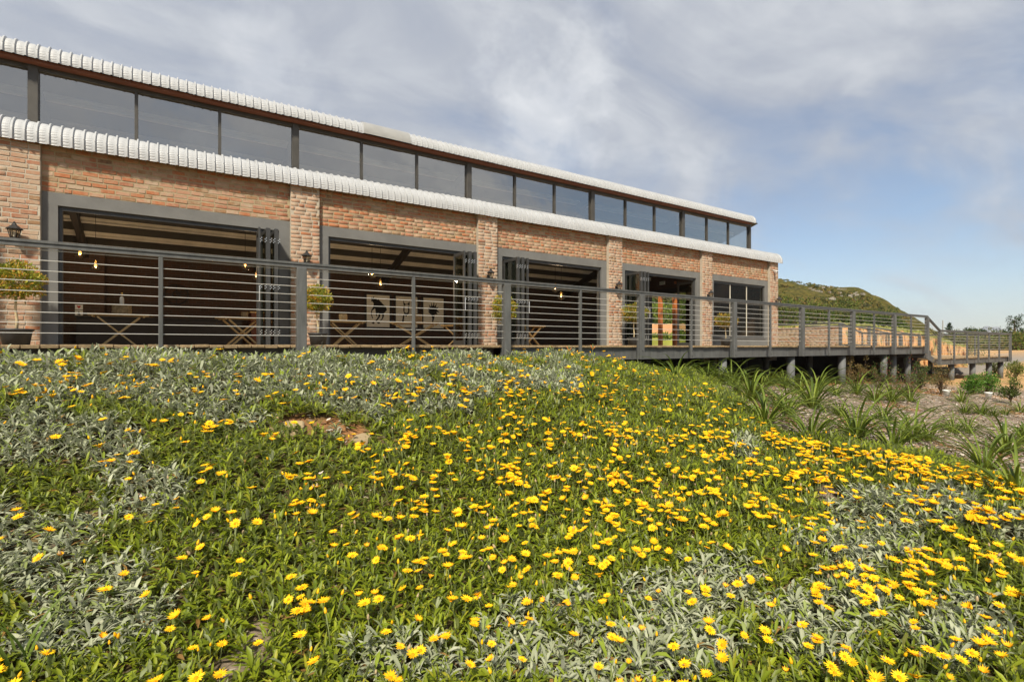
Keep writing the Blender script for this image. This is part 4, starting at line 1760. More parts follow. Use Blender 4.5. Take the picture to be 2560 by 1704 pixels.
for (u, v, Z, lb) in ((200, 634, 13.2, 'higher glowing pendant at the left of the nearest opening'), (239, 666, 14.2, 'lower glowing pendant at the left of the nearest opening'),
                      (613, 663, 14.4, 'glowing pendant near the first folded doors, the higher one'), (641, 691, 15.4, 'glowing pendant near the first folded doors, the lower one'),
                      (930, 684, 15.6, 'higher glowing pendant above the framed prints'), (951, 710, 16.6, 'lower glowing pendant above the framed prints'),
                      (1171, 720, 17.4, 'glowing pendant seen through the glass of the second folded doors'),
                      (1388, 720, 17.5, 'higher glowing pendant in the third opening'), (1403, 740, 18.5, 'lower glowing pendant in the third opening')):
    pendant(u, v, Z, lb)

# ------------------------------------------------------------------ back wall: clock, prints, plaques
BY = 20.49
def on_back(u, v):
    x = x_on(u, BY)
    Z = x * CC + BY * SS
    return x, (866 - v) / FPX * Z + CAMZ


cx, cz = on_back(441, 736)
t = thing('wall_clock', (cx, BY, cz), 'round black skeleton wall clock on the dark back wall', 'clock')
mb = MB()
for r0 in (.33, .10):
    ring = [(r0 * math.cos(2 * math.pi * k / 32), -.03, r0 * math.sin(2 * math.pi * k / 32)) for k in range(33)]
    mb.tube(ring, .016, 6, False)
mb.build('clock_ring', 'black_metal', t, world=False)
for a in (0, 1, 2, 3):
    an = a * math.pi / 2
    MB().bar((.1 * math.cos(an), -.03, .1 * math.sin(an)), (.33 * math.cos(an), -.03, .33 * math.sin(an)), .02, .02).build('spoke', 'black_metal', t, world=False)
MB().bar((0, -.045, 0), (.17, -.045, .12), .014, .02).build('clock_hand', 'black_metal', t, world=False)
MB().bar((0, -.052, 0), (.02, -.052, .25), .012, .015).build('clock_hand', 'black_metal', t, world=False)

ART = {
    'horse': [[(.21, .93), (.25, .90), (.30, .95), (.33, .90), (.40, .89), (.46, .84), (.50, .87), (.56, .83), (.66, .76), (.75, .69), (.84, .63), (.88, .55), (.80, .47), (.74, .44), (.76, .36), (.70, .26), (.62, .2), (.58, .2), (.66, .28), (.68, .37), (.60, .42), (.58, .32), (.50, .24), (.42, .18), (.38, .20), (.50, .32), (.52, .44), (.44, .42), (.46, .30), (.40, .36), (.38, .5), (.36, .58), (.24, .50), (.22, .40), (.28, .26), (.24, .26), (.18, .40), (.20, .52), (.30, .64), (.30, .74), (.24, .80), (.20, .78)],
              [(.2, .13), (.3, .155), (.36, .12), (.28, .09)], [(.42, .14), (.55, .16), (.6, .12), (.5, .1)]],
    'head': [[(.34, .88), (.39, .80), (.44, .76), (.52, .76), (.58, .80), (.62, .88), (.64, .78), (.62, .70), (.56, .74), (.46, .74), (.40, .70), (.35, .74)],
             [(.36, .70), (.42, .66), (.40, .56), (.40, .48), (.44, .42), (.38, .44), (.34, .56)], [(.60, .70), (.54, .66), (.57, .56), (.56, .48), (.53, .42), (.60, .44), (.63, .56)],
             [(.40, .50), (.48, .47), (.56, .50), (.55, .42), (.50, .36), (.44, .38), (.41, .43)], [(.34, .40), (.40, .42), (.38, .30), (.36, .16), (.28, .16), (.31, .30)]],
    'ostrich': [[(.40, .12), (.44, .30), (.40, .44), (.32, .48), (.22, .56), (.30, .56), (.20, .66), (.32, .64), (.28, .78), (.38, .70), (.40, .86), (.46, .72), (.52, .88), (.55, .72), (.66, .84), (.62, .70), (.76, .72), (.66, .62), (.80, .54), (.64, .54), (.70, .46), (.56, .46), (.54, .32), (.50, .26), (.48, .12)]],
}
for (u, kind, lb) in ((945, 'horse', 'framed black and white print of a galloping horse'), (1016, 'head', 'framed black and white print of a horse head, middle of three'), (1083, 'ostrich', 'framed black and white print of a feathery bird head')):
    x, _ = on_back(u, 785)
    z0, z1 = .78, 2.08
    w = .96
    t = thing('framed_print', (x, BY, z0), lb, 'picture', 'three framed prints on the back wall')
    hw, hh = w / 2, z1 - z0
    for nm_, args in (('frame', (-hw - .07, -hw, -.05, 0, -.07, hh + .07)), ('frame', (hw, hw + .07, -.05, 0, -.07, hh + .07)), ('frame', (-hw, hw, -.05, 0, -.07, 0)), ('frame', (-hw, hw, -.05, 0, hh, hh + .07))):
        MB().box(*args).build(nm_, 'rafter', t, world=False)
    MB().box(-hw, hw, -.03, -.005, 0, hh).build('paper', 'paper', t, world=False)
    ink = MB()
    for pl in ART[kind]:
        ink.poly([(-hw + p * w, -.034, q * hh) for p, q in pl], (0, 1, 0), .003)
    ink.build('print', 'ink', t, world=False)

x, z = on_back(204, 777)
t = thing('wall_plaque', (x, BY - .5, z - .15), 'small white sign with two symbols on the dark wall behind the nearest opening', 'sign')
MB().box(-.09, .09, -.02, 0, .16, .31).build('plate', 'sign_white', t, world=False)
MB().box(-.09, .09, -.02, 0, -.02, .14).build('plate', 'sign_white', t, world=False)
mb = MB().poly([(-.05, -.024, .26), (-.025, -.024, .285), (0, -.024, .265), (.025, -.024, .285), (.05, -.024, .26), (0, -.024, .19)], (0, 1, 0), .003)
mb.build('heart_symbol', 'sign_red', t, world=False)
mb = MB().poly([(-.04, -.024, .0), (.04, -.024, .0), (.012, -.024, .09), (-.012, -.024, .09)], (0, 1, 0), .003)
mb.lathe([(.005, .095), (.016, .103), (.005, .115)], 8, (0, -.023, 0))
mb.build('figure_symbol', 'ink', t, world=False)
MB().box(x - .6, x + .6, BY - .5, BY + .01, -.03, 2.9).build('wall_pier', 'interior_brick', bld)
# dark timber counter and cabinet inside
cbx, _ = on_back(672, 800)
t = thing('cabinet', (cbx + .2, 19.6, -.03), 'reddish timber cabinet against the back wall between the first two openings', 'cabinet')
MB().box(-.9, .9, -.3, .6, 0, 1.15).build('carcass', 'cabinet_wood', t, world=False)
for s in (-.44, .44):
    MB().box(s - .41, s + .41, -.325, -.302, .05, 1.1).build('cabinet_door', 'cabinet_wood', t, world=False)
MB().box(-.94, .94, -.34, .6, 1.151, 1.19).build('worktop', 'table_wood', t, world=False)
t = thing('counter', (-.2, 19.4, -.03), 'long dark counter along the back of the nearest opening', 'counter')
MB().box(-2.2, 2.0, -.4, .5, 0, .86).build('carcass', 'rafter', t, world=False)
MB().box(-2.25, 2.05, -.44, .5, .861, .90).build('worktop', 'interior_dark', t, world=False)

# exit sign above the end doorway
def text_mesh(s, size, m):
    cu = bpy.data.curves.new('txt', 'FONT')
    cu.body = s
    cu.size = size
    cu.extrude = .002
    cu.align_x = 'CENTER'
    cu.align_y = 'CENTER'
    ob = bpy.data.objects.new('txt', cu)
    COL.objects.link(ob)
    dg = bpy.context.evaluated_depsgraph_get()
    me = bpy.data.meshes.new_from_object(ob.evaluated_get(dg))
    bpy.data.objects.remove(ob)
    bpy.data.curves.remove(cu)
    me.materials.clear()
    me.materials.append(MATS[m])
    return me


t = thing('exit_sign', (XEND - .29, 17.95, 3.18), 'small white and green exit sign above the far interior doorway', 'sign')
MB().box(-.02, .02, -.17, .17, 0, .17).build('sign_box', 'sign_white', t, world=False)
o = link('sign_text', text_mesh('EXIT', .15, 'sign_green'), t)
o.location = (-.0225, 0, .085)
o.rotation_euler = (rad(90), 0, rad(-90))

# fire extinguisher with its board inside the glazed window
fx = x_on(1889, 13.0)
t = thing('fire_extinguisher', (fx, 13.0, .62), 'red fire extinguisher hanging inside the glazed window', 'fire extinguisher')
MB().lathe([(.07, 0), (.075, .01), (.075, .42), (.055, .48), (.022, .51), (.022, .54)], 18).build('cylinder', 'sign_red', t, True, world=False)
MB().lathe([(.0765, .16), (.0765, .32)], 18, caps=False).build('label_band', 'sign_white', t, True, world=False)
MB().box(-.012, .012, -.09, .06, .54, .57).build('valve', 'black_metal', t, world=False)
MB().tube([(.02, -.03, .54), (.09, -.05, .45), (.1, -.06, .2)], .01, 6).build('hose', 'black_metal', t, True, world=False)
MB().box(-.11, .11, .09, .10, -.15, .95).build('backboard', 'interior_dark', t, world=False)

# timber posts of the pergola outside the end doorway
pg = thing('pergola', (23.6, 20.5, -.3), 'orange stained timber pergola outside the far interior doorway', 'pergola')
for (u, Z) in ((1651, 29.5), (1687, 28.3)):
    x, y = at_xy(u, Z)
    MB().cbox(x - .1, x + .1, y - .1, y + .1, -.5, 3.0, .01).build('post', 'timber_orange', pg)
xa, ya = at_xy(1630, 30.2)
xb, yb = at_xy(1720, 27.2)
MB().bar((xa, ya, 3.05), (xb, yb, 3.05), .14, .2).build('beam', 'timber_orange', pg)
for k in range(5):
    f = k / 4
    MB().bar((xa + (xb - xa) * f - 1.8, ya + (yb - ya) * f - .6, 3.2), (xa + (xb - xa) * f + 1.2, ya + (yb - ya) * f + .4, 3.2), .06, .12).build('rafter', 'timber_orange', pg)

# ================================================================== TREES AND SHRUBS
def shrub(name, u, Z, w, h, label, cat, group, pal, n, leaf, seed, trunk=None, lumps=9, twig=False, base_z=None, cone=False, matn='leaf_plain'):
    """shrub or tree: tapered trunk with limbs and a crown of many leaves in uneven clumps"""
    g = np.random.default_rng(seed)
    x, y = at_xy(u, Z)
    z = float(H(x, y)) if base_z is None else base_z
    t = thing(name, (x, y, z), label, cat, group)
    tr = trunk if trunk is not None else h * .18
    mb = MB()
    mb.tube([(0, 0, -.1), (g.normal() * .02 * w, g.normal() * .02 * w, tr + h * .2), (g.normal() * .04 * w, 0, h * .75)], [w * .03 + .01, w * .022 + .007, w * .01 + .004], 7)
    parts = []
    for k in range(lumps):
        if cone:
            f = (k + .5) / lumps
            zc = tr + (h - tr) * f
            rr = w / 2 * (1 - f) * (0.75 + .4 * g.random())
            for q in range(max(2, int(7 * (1 - f)))):
                a = g.uniform(0, 6.28)
                cc = (rr * .75 * math.cos(a), rr * .75 * math.sin(a), zc - .05 * h)
                mb.tube([(0, 0, zc - .04 * h), cc], [.008 + w * .008, .004], 4)
                parts.append(foliage_shell(cc, (rr * .42 + .04, rr * .42 + .04, h / lumps * .55), max(8, n // (lumps * 5)), leaf, pal, g, .1, .2))
            continue
        a = g.uniform(0, 6.28)
        rr = w / 2 * g.uniform(.1, .78)
        f = g.uniform(.12, .95)
        cc = np.array([rr * math.cos(a) * (1 - .35 * f), rr * math.sin(a) * (1 - .35 * f), tr + (h - tr) * f * .86])
        s = w * g.uniform(.16, .30)
        mb.tube([(0, 0, tr * .8), tuple(cc * np.array([.5, .5, .7])), tuple(cc)], [w * .022 + .005, w * .014 + .004, .004], 5)
        if twig:
            for q in range(5):
                e = cc + g.normal(size=3) * s * .9 + np.array([0, 0, s])
                mb.tube([tuple(cc * .6), tuple(e)], [.005, .002], 4)
                parts.append(foliage_shell(e, (s * .5, s * .5, s * .7), n // (lumps * 5), leaf, pal, g, 0.0, .9))
        else:
            parts.append(foliage_shell(cc, (s, s, s * .8), n // lumps, leaf, pal, g, .25, .4))
    mb.build('trunk', 'bark_brown', t, True, world=False)
    V, F, C = join_np(parts)
    link('crown', np_mesh('crown', V, F, matn, C), t)
    return t


GREEN = [[.06, .10, .018], [.09, .13, .02], [.045, .075, .015], [.12, .15, .03]]
DARK = [[.03, .055, .018], [.045, .07, .02], [.025, .045, .014], [.06, .085, .022]]
OLIVE = [[.10, .11, .03], [.14, .13, .035], [.075, .085, .022], [.17, .14, .04]]
BRIGHT = [[.09, .20, .02], [.13, .26, .03], [.07, .15, .02]]
RUST = [[.24, .15, .05], [.18, .13, .04], [.28, .19, .07], [.13, .12, .035]]
# shrubs between the mulch and the deck pillars
shrub('twiggy_shrub', 2122, 14.6, .42, .62, 'brown twiggy upright shrub in front of the deck pillars, taller of the pair', 'shrub', 'shrubs along the deck pillars', RUST, 900, .022, 61, .05, 7, True)
shrub('twiggy_shrub', 2156, 14.8, .42, .42, 'brown twiggy shrub in front of the deck pillars, shorter of the pair', 'shrub', 'shrubs along the deck pillars', RUST, 900, .022, 62, .05, 7, True)
shrub('heath_shrub', 2204, 14.0, .6, .36, 'green heath shrub with a reddish base left of the stepped railing', 'shrub', 'shrubs along the deck pillars', GREEN + [[.2, .06, .04]], 1500, .024, 63, .03, 10, True)
shrub('heath_shrub', 2298, 14.6, .6, .42, 'green heath shrub directly below the deck steps', 'shrub', 'shrubs along the deck pillars', GREEN, 1300, .024, 64, .03, 10, True)
shrub('heath_shrub', 2262, 12.6, .75, .26, 'low reddish green heath shrub in front of the deck steps', 'shrub', 'shrubs along the deck pillars', GREEN + [[.24, .07, .04], [.18, .07, .04]], 1300, .022, 65, .02, 10, True)
shrub('twiggy_shrub', 2352, 13.6, .65, .55, 'sparse olive brown shrub left of the bright green bush', 'shrub', 'shrubs along the deck pillars', OLIVE + RUST, 1400, .02, 66, .05, 9, True)
shrub('green_bush', 2432, 14.2, .75, .60, 'dense bright green bush below the low platform, left lobe', 'bush', 'bright green bushes', BRIGHT, 2200, .028, 67, .02, 14)
shrub('green_bush', 2466, 14.6, .75, .62, 'dense bright green bush below the low platform, right lobe', 'bush', 'bright green bushes', BRIGHT, 2200, .028, 68, .02, 14)
shrub('upright_shrub', 2527, 12.6, .42, .75, 'upright dark green shrub standing alone at the right edge', 'shrub', None, GREEN, 900, .03, 69, .12, 8)
shrub('green_bush', 2538, 21.0, 1.1, .75, 'yellowish green bush right of the last platform pillar', 'bush', None, [[.14, .18, .03], [.19, .21, .04], [.10, .14, .02]], 1400, .04, 70, .03, 10)
shrub('green_bush', 2486, 23.0, .9, .65, 'green bush behind the platform pillars', 'bush', None, [[.12, .17, .03], [.16, .2, .04]], 900, .04, 71, .03, 8)
shrub('conical_bush', 2420, 29.0, 2.6, 1.55, 'large conical yellow-green bush beyond the low platform railing', 'bush', None, [[.19, .17, .045], [.14, .15, .035], [.24, .19, .06]], 2600, .06, 72, .05, 9, False, -1.0, True)
for (u, Z, w, h, s) in ((1640, 44, 1.6, .9, 1), (1668, 42, 1.5, .8, 2), (1702, 43, 1.8, 1.2, 3), (1664, 56, 3.4, 2.4, 4), (1700, 58, 3.6, 2.8, 5), (1630, 60, 3.6, 2.6, 6)):
    shrub('garden_bush', u, Z, w, h, ('low green bush seen through the far interior doorway, ' + ('left one', 'middle one', 'right one')[s - 1] if s < 4 else 'taller green tree seen through the far interior doorway, ' + ('middle one', 'right one', 'left one')[s - 4]), 'bush', ('low bushes beyond the doorway' if s < 4 else 'trees beyond the doorway'), [[.14, .20, .03], [.18, .24, .04], [.10, .15, .025], [.24, .26, .05]], 1800, .11, 80 + s, .1, 14, False, (.1 if s < 4 else 2.4), False, 'leaf_far')
# scrub trees at the foot of the hill
k = 0
for (u, Z, w, h) in ((1958, 52, 5.0, 4.2), (1990, 55, 5.5, 4.0), (2022, 58, 6.0, 4.6), (2052, 55, 5.2, 3.6), (2085, 60, 6.0, 4.4), (2118, 58, 5.5, 4.6), (2150, 56, 4.5, 3.4)):
    k += 1
    shrub('scrub_tree', u, Z, w, h, 'dark scrub tree at the hill foot behind the railing, %s' % ORD[k - 1], 'tree', 'scrub trees at the foot of the hill', GREEN + OLIVE[:2], 2400, .13, 100 + k, .3, 16, False, .9, False, 'leaf_far')
for (u, Z, w, h, lb) in ((2196, 50, 4.2, 2.9, 'largest green tree behind the middle of the far railing'), (2236, 54, 3.4, 2.2, 'rounded green tree right of the largest tree behind the railing'), (2258, 56, 2.4, 1.6, 'small green tree lowest on the hill foot behind the railing')):
    k += 1
    shrub('hill_tree', u, Z, w, h, lb, 'tree', None, DARK + GREEN, 3000, .12, 100 + k, .6, 18, False, .35, False, 'leaf_far')
# trees at the right of the field
shrub('conifer', 2373, 82, 3.6, 4.2, 'small dark conical conifer on the skyline left of the blue mountain', 'tree', None, DARK, 2600, .16, 120, .4, 9, False, -.4, True, 'leaf_far')


def open_pine(u, Z, h, label, seed):
    g = np.random.default_rng(seed)
    x, y = at_xy(u, Z)
    t = thing('pine_tree', (x, y, -.5), label, 'tree')
    mb = MB().tube([(0, 0, 0), (.1, 0, h * .5), (0, .05, h * .97)], [.16, .11, .03], 8)
    parts = []
    for k in range(24):
        f = .30 + .68 * (k / 23)
        a = k * 2.4 + g.uniform(-.4, .4)
        L = h * .36 * (1 - .62 * f) * g.uniform(.8, 1.15)
        p0 = np.array([0, 0, h * f])
        p1 = p0 + np.array([math.cos(a) * L, math.sin(a) * L, L * .35])
        mb.tube([tuple(p0), tuple((p0 + p1) / 2 + np.array([0, 0, -.04 * L])), tuple(p1)], [.04, .028, .01], 5)
        for q in (.55, .8, 1.0):
            c = p0 + (p1 - p0) * q + np.array([0, 0, .12])
            parts.append(foliage_shell(c, (.13, .13, .17), 16, .075, DARK, g, .05, .9, 2.2))
    mb.build('trunk', 'bark_brown', t, True, world=False)
    V, F, C = join_np(parts)
    link('crown', np_mesh('crown', V, F, 'leaf_far', C), t)


open_pine(2537, 52, 3.3, 'open branched pine standing above the tree line at the right edge', 131)
k = 0
for (u, Z, w, h) in ((2402, 88, 4, 3.0), (2418, 86, 4, 3.6), (2440, 84, 4.5, 2.6), (2462, 86, 4, 3.4), (2476, 84, 4, 2.6), (2492, 80, 3.6, 2.0), (2508, 78, 3.4, 3.0), (2522, 76, 3, 2.2), (2552, 66, 2.6, 2.0), (2572, 62, 3.0, 2.6)):
    k += 1
    shrub('field_tree', u, Z, w, h, 'dark bushy tree in the row beyond the sandy field, %s' % ORD[k - 1], 'tree', 'row of trees beyond the field', DARK + OLIVE[:1], 1500, .15, 140 + k, .2, 12, False, -.45, False, 'leaf_far')
k = 0
for (u, Z, w) in ((2350, 66, 6), (2385, 62, 6), (2420, 60, 6), (2455, 58, 6), (2490, 54, 5.5), (2520, 50, 5), (2550, 46, 5)):
    k += 1
    shrub('low_scrub', u, Z, w, 1.5, 'low scrub bush along the far edge of the sandy field, %s' % ORD[k - 1], 'bush', 'scrub along the field edge', OLIVE + GREEN[:2], 1100, .15, 160 + k, .05, 12, False, -.5, False, 'leaf_far')
for (u, v0, v1, Z, lb) in ((2357, 800, 850, 95, 'thin pale utility pole left of the small conifer'), (2138, 737, 800, 110, 'pale utility pole on the hillside, upper one'), (2160, 755, 800, 105, 'dark utility pole on the hillside below the ridge')):
    x, y, zt = at_depth(u, v0, Z)
    _, _, zb = at_depth(u, v1, Z)
    t = thing('utility_pole', (x, y, zb - 1), lb, 'pole', 'utility poles')
    MB().tube([(0, 0, -2), (0, 0, zt - zb + 1)], [.13, .09], 7).build('shaft', 'utility_pole', t, world=False)
    if v0 < 790:
        MB().bar((-.6, .3, zt - zb + .5), (.6, -.3, zt - zb + .5), .1, .1).build('crossarm', 'utility_pole', t, world=False)
for (u, v, Z, lb) in ((2471, 989, 13.2, 'small white pot lying below the bright green bush'), (2366, 992, 13.0, 'small white pot beside the sparse olive shrub')):
    x, y = at_xy(u, Z)
    z = float(H(x, y))
    t = thing('white_pot', (x, y, z), lb, 'pot', None, .4)
    mb = MB().lathe([(.05, .0), (.075, .16), (.085, .17), (.085, .19), (.07, .19), (.045, .02)], 16)
    mb.build('pot_shell', 'plastic_white', t, True, world=False)
    MB().lathe([(.068, .150), (.01, .16)], 12).build('pot_soil', 'pot_soil', t, world=False)

# ================================================================== STRAP-LEAVED PLANTS ON THE MULCH
def strap_template(L, W, e0, curl, fold, seg=7):
    """arching strap leaf with a keel; lies in the x-z plane"""
    V, F = [], []
    x = z = 0.0
    for i in range(seg + 1):
        t = i / seg
        e = e0 - curl * t ** 1.3
        w = W * (0.75 + .5 * t - 1.25 * t ** 2.6 if t < 1 else 0.0)
        w = max(w, W * .04)
        V += [(x - math.sin(e) * 0, -w / 2, z + fold * w), (x, 0, z), (x, w / 2, z + fold * w)]
        x += math.cos(e) * L / seg
        z += math.sin(e) * L / seg
    for i in range(seg):
        for j in (0, 1):
            a = i * 3 + j
            F.append((a, a + 1, a + 4, a + 3))
    return np.array(V), np.array(F)


STRAPS = []
gs = np.random.default_rng(77)
for k in range(12):
    e0 = (1.4, 1.3, 1.2, 1.1, 1.15, 1.0, .95, .9, .8, .7, .6, .5)[k]
    L = gs.uniform(.55, .74)
    V, F = strap_template(L, gs.uniform(.020, .031), e0, gs.uniform(1.3, 2.3), .35)
    col = np.array([[.13, .18, .024], [.09, .135, .018], [.17, .215, .03], [.065, .10, .016]])[k % 4]
    t = np.repeat(np.arange(8) / 7, 3)[:, None]
    C = col * (1.25 - .35 * t) + np.array([.05, .04, 0]) * (1 - t) ** 3
    STRAPS.append((V, F, C, np_mesh('leaf', V, F, 'leaf_plain', C, True)))

STRAP_POS = [(1829, 966, 1.0), (1877, 1002, 1.05), (1923, 963, .9), (1961, 970, .85), (1913, 1062, .95), (1968, 1040, .8), (2032, 1021, 1.25), (2045, 979, 1.0), (2142, 986, 1.0),
             (2139, 1099, 1.0), (2210, 1053, .85), (2026, 1108, .9), (2187, 1005, .9), (2229, 1005, .9), (2277, 1005, .8), (2232, 1130, .95), (2284, 1105, .95), (2318, 1102, .7),
             (2403, 1005, .7), (2413, 1034, .6), (2452, 1036, .7), (2484, 1042, .5), (2513, 1037, .45), (2551, 1031, .6), (2329, 1031, .3), (2277, 1053, .3), (2384, 1083, .6), (2419, 1083, .6),
             (2461, 1173, .95), (2516, 1134, 1.0), (2565, 1110, .9), (1717, 946, 1.0), (1690, 958, .9), (1628, 930, .95), (1556, 918, .9), (1590, 925, .7), (1655, 935, .8), (1740, 955, .8), (1800, 962, .85), (1900, 985, .7), (2000, 985, .8), (2090, 990, .7), (1945, 1020, .7), (2100, 1040, .6), (1840, 985, .7), (1770, 960, .9), (2530, 960, .5), (2545, 1255, .8)]


def ground_hit(u, v, lift=0.0, zmin=1.2, zmax=30, n=900):
    Zs = np.linspace(zmin, zmax, n)
    a, b = ray(u)
    z = CAMZ + (866 - v) / FPX * Zs
    g = H(a * Zs, b * Zs) + lift
    i = np.argmax(z < g)
    if z[i] >= g[i]:
        return None
    return a * Zs[i], b * Zs[i], float(g[i] - lift), Zs[i]


cand = []
for (u, v, s) in STRAP_POS:
    h = ground_hit(u, v)
    if h:
        cand.append((h[3], h, s))
cand.sort(key=lambda q: q[0] / q[2])
strap_lab = {}
_gr = {}
for i, (Zq, h, s) in enumerate(cand):
    u, v, _ = proj(np.array(h[:3]))
    key = 0 if u > 2420 else 1 if v > 1040 else 2 if u < 1800 else 3
    _gr.setdefault(key, []).append((float(u), i))
for key, lst in _gr.items():
    base, gp = (('arching strap-leaved clump on mulch near the right picture edge', 'strap-leaved clumps near the right edge'),
                ('large strap-leaved clump just behind the yellow flower ridge', 'strap-leaved clumps behind the flower ridge'),
                ('strap-leaved clump at the bed crest below the deck beam', 'strap-leaved clumps at the crest'),
                ('strap-leaved clump on mulch near the deck pillars', 'strap-leaved clumps by the pillars'))[key]
    for q, (_, i) in enumerate(sorted(lst)):
        strap_lab[i] = (base + ', ' + ORD[q], gp)
n_leaf = 0
for i, (Zq, h, s) in enumerate(cand):
    g = np.random.default_rng(300 + i)
    u, v, _ = proj(np.array(h[:3]))
    lb, gp = strap_lab[i]
    s = s * 1.25
    t = thing('strap_leaved_plant', (h[0], h[1], h[2] - .02), lb, 'plant', gp, g.uniform(0, 6.28))
    nl = int(34 + 10 * s)
    single = n_leaf + nl <= 300
    JVs, JFs, JCs, off = [], [], [], 0
    for q in range(nl):
        k = min(11, int(12 * q / nl))
        az = q * 2.399 + g.uniform(-.3, .3)
        sc = s * g.uniform(.75, 1.1)
        rr = .015 + .03 * g.random()
        if single:
            o = link('leaf', STRAPS[k][3], t)
            o.location = (rr * math.cos(az), rr * math.sin(az), 0)
            o.rotation_euler = (g.uniform(-.2, .2), 0, az)
            o.scale = (sc, s * g.uniform(.9, 1.15), sc)
            n_leaf += 1
        else:
            V = STRAPS[k][0] * np.array([sc, s, sc])
            c_, s_ = math.cos(az), math.sin(az)
            JVs.append(np.stack([V[:, 0] * c_ - V[:, 1] * s_ + rr * c_, V[:, 0] * s_ + V[:, 1] * c_ + rr * s_, V[:, 2]], -1))
            JFs.append(STRAPS[k][1] + off)
            JCs.append(STRAPS[k][2] * g.uniform(.8, 1.25))
            off += len(V)
    if not single:
        link('leaves', np_mesh('leaves', np.concatenate(JVs), np.concatenate(JFs), 'leaf_plain', np.concatenate(JCs), True), t)

# bark chips on the mulch
def build_chips():
    n = 60000
    u = rng.uniform(1560, 2750, n)
    Zs = 3.2 + (rng.random(n) ** 1.4) * 13
    t = (u - 1280) / FPX
    x, y = (CC + SS * t) * Zs, (SS - CC * t) * Zs
    z = H(x, y)
    uu, vv, _ = proj(np.stack([x, y, z], -1))
    keep = (~in_bed(uu, vv - 6)) & (y < 6.9) & (x < 24)
    # some bark also shows through thin places of the bed
    n2 = 16000
    xb, yb = rng.uniform(-2, 7, n2), rng.uniform(.5, 6.4, n2)
    x = np.concatenate([x[keep], xb])
    y = np.concatenate([y[keep], yb])
    z = H(x, y) + rng.uniform(.0, .035, len(x))
    n = len(x)
    L = rng.uniform(.02, .065, n)[:, None]
    W = rng.uniform(.004, .014, n)[:, None]
    a = rng.uniform(0, 6.28, n)
    d = np.stack([np.cos(a), np.sin(a), rng.normal(0, .25, n)], -1)
    s = np.stack([-np.sin(a), np.cos(a), rng.normal(0, .35, n)], -1)
    c = np.stack([x, y, z], -1)
    V = np.stack([c - d * L / 2 - s * W, c + d * L / 2 - s * W * .6, c + d * L / 2 + s * W * .6, c - d * L / 2 + s * W], 1).reshape(-1, 3)
    pal = np.array([[.42, .365, .31], [.34, .27, .21], [.20, .145, .10], [.52, .46, .40], [.38, .25, .15], [.12, .08, .055]])
    C = np.repeat(pal[rng.integers(0, 6, n)] * rng.uniform(.8, 1.2, (n, 1)), 4, axis=0)
    o = link('bark_mulch', np_mesh('bark_mulch', V, np.arange(4 * n).reshape(-1, 4), 'chips', C))
    tag(o, 'grey brown bark chips covering the ground beside the flower bed', 'mulch', kind='stuff')


build_chips()

# flat stones and a patch of bare earth in the bed


def flat_stone(u, v, w, d, h, label, seed):
    p = ground_hit(u, v)
    g = random.Random(seed)
    t = thing('flat_stone', (p[0], p[1], p[2]), label, 'stone', None, TH - rad(90))
    pts = [(-w / 2, -d / 2), (-.1 * w, -d * .58), (w * .45, -d * .5), (w / 2, .1 * d), (w * .38, d / 2), (-.2 * w, d * .52), (-w * .5, d * .2)]
    mb = MB()
    n = len(pts)
    for z, k in ((-.1, 1.02), (h * .75, 1.0), (h, .92)):
        mb.v += [(x * k + g.uniform(-.008, .008), y * k + g.uniform(-.008, .008), z + y * .25) for x, y in pts]
    for r in range(2):
        for i in range(n):
            j = (i + 1) % n
            mb.f.append((r * n + i, r * n + j, (r + 1) * n + j, (r + 1) * n + i))
            mb.m.append(0)
    mb.f.append(tuple(range(2 * n, 3 * n)))
    mb.m.append(0)
    mb.build('stone_block', 'rock', t, world=False)


flat_stone(716, 1085, .27, .22, .05, 'flat pale sandstone block set in the middle of the flower bed', 5)
flat_stone(905, 1115, .14, .14, .06, 'small orange sandstone beside the bare earth in the flower bed', 6)

# ================================================================== THE FLOWER BED
SILVER = [(300, 950, 420, 60), (120, 910, 260, 40), (1010, 965, 270, 75), (700, 925, 200, 40), (130, 1090, 240, 100), (85, 1350, 270, 190), (390, 1240, 110, 80), (210, 1520, 250, 130), (560, 1010, 120, 50),
          (1360, 940, 150, 45), (1150, 905, 160, 26), (1780, 1455, 220, 85), (1620, 1620, 470, 115), (2060, 1560, 260, 140), (2280, 1262, 250, 62), (2150, 1370, 200, 62), (2400, 1560, 130, 110), (1040, 1650, 180, 60),
          (1870, 1120, 40, 30), (2500, 1290, 120, 40), (850, 1060, 60, 20), (1370, 1510, 120, 60)]


def silver_amount(u, v, x, y):
    s = np.full(np.shape(u), -1.0)
    for (a, b, ra, rb) in SILVER:
        s = np.maximum(s, 1 - ((u - a) / ra) ** 2 - ((v - b) / rb) ** 2)
    return s + (vnoise(x * 3.3, y * 3.3, 41) - .5) * 1.3 + (vnoise(x * 8, y * 8, 42) - .5) * .7


def mound(x, y):
    return vnoise(x * 1.1, y * 1.1, 54) * .14 + vnoise(x * 2.4, y * 2.4, 51) * .15 - .06 + vnoise(x * 5.5, y * 5.5, 52) * .09 + smooth01(5.0, 6.1, y) * (vnoise(x * 1.25, y * 1.5, 53) - .25) * .22


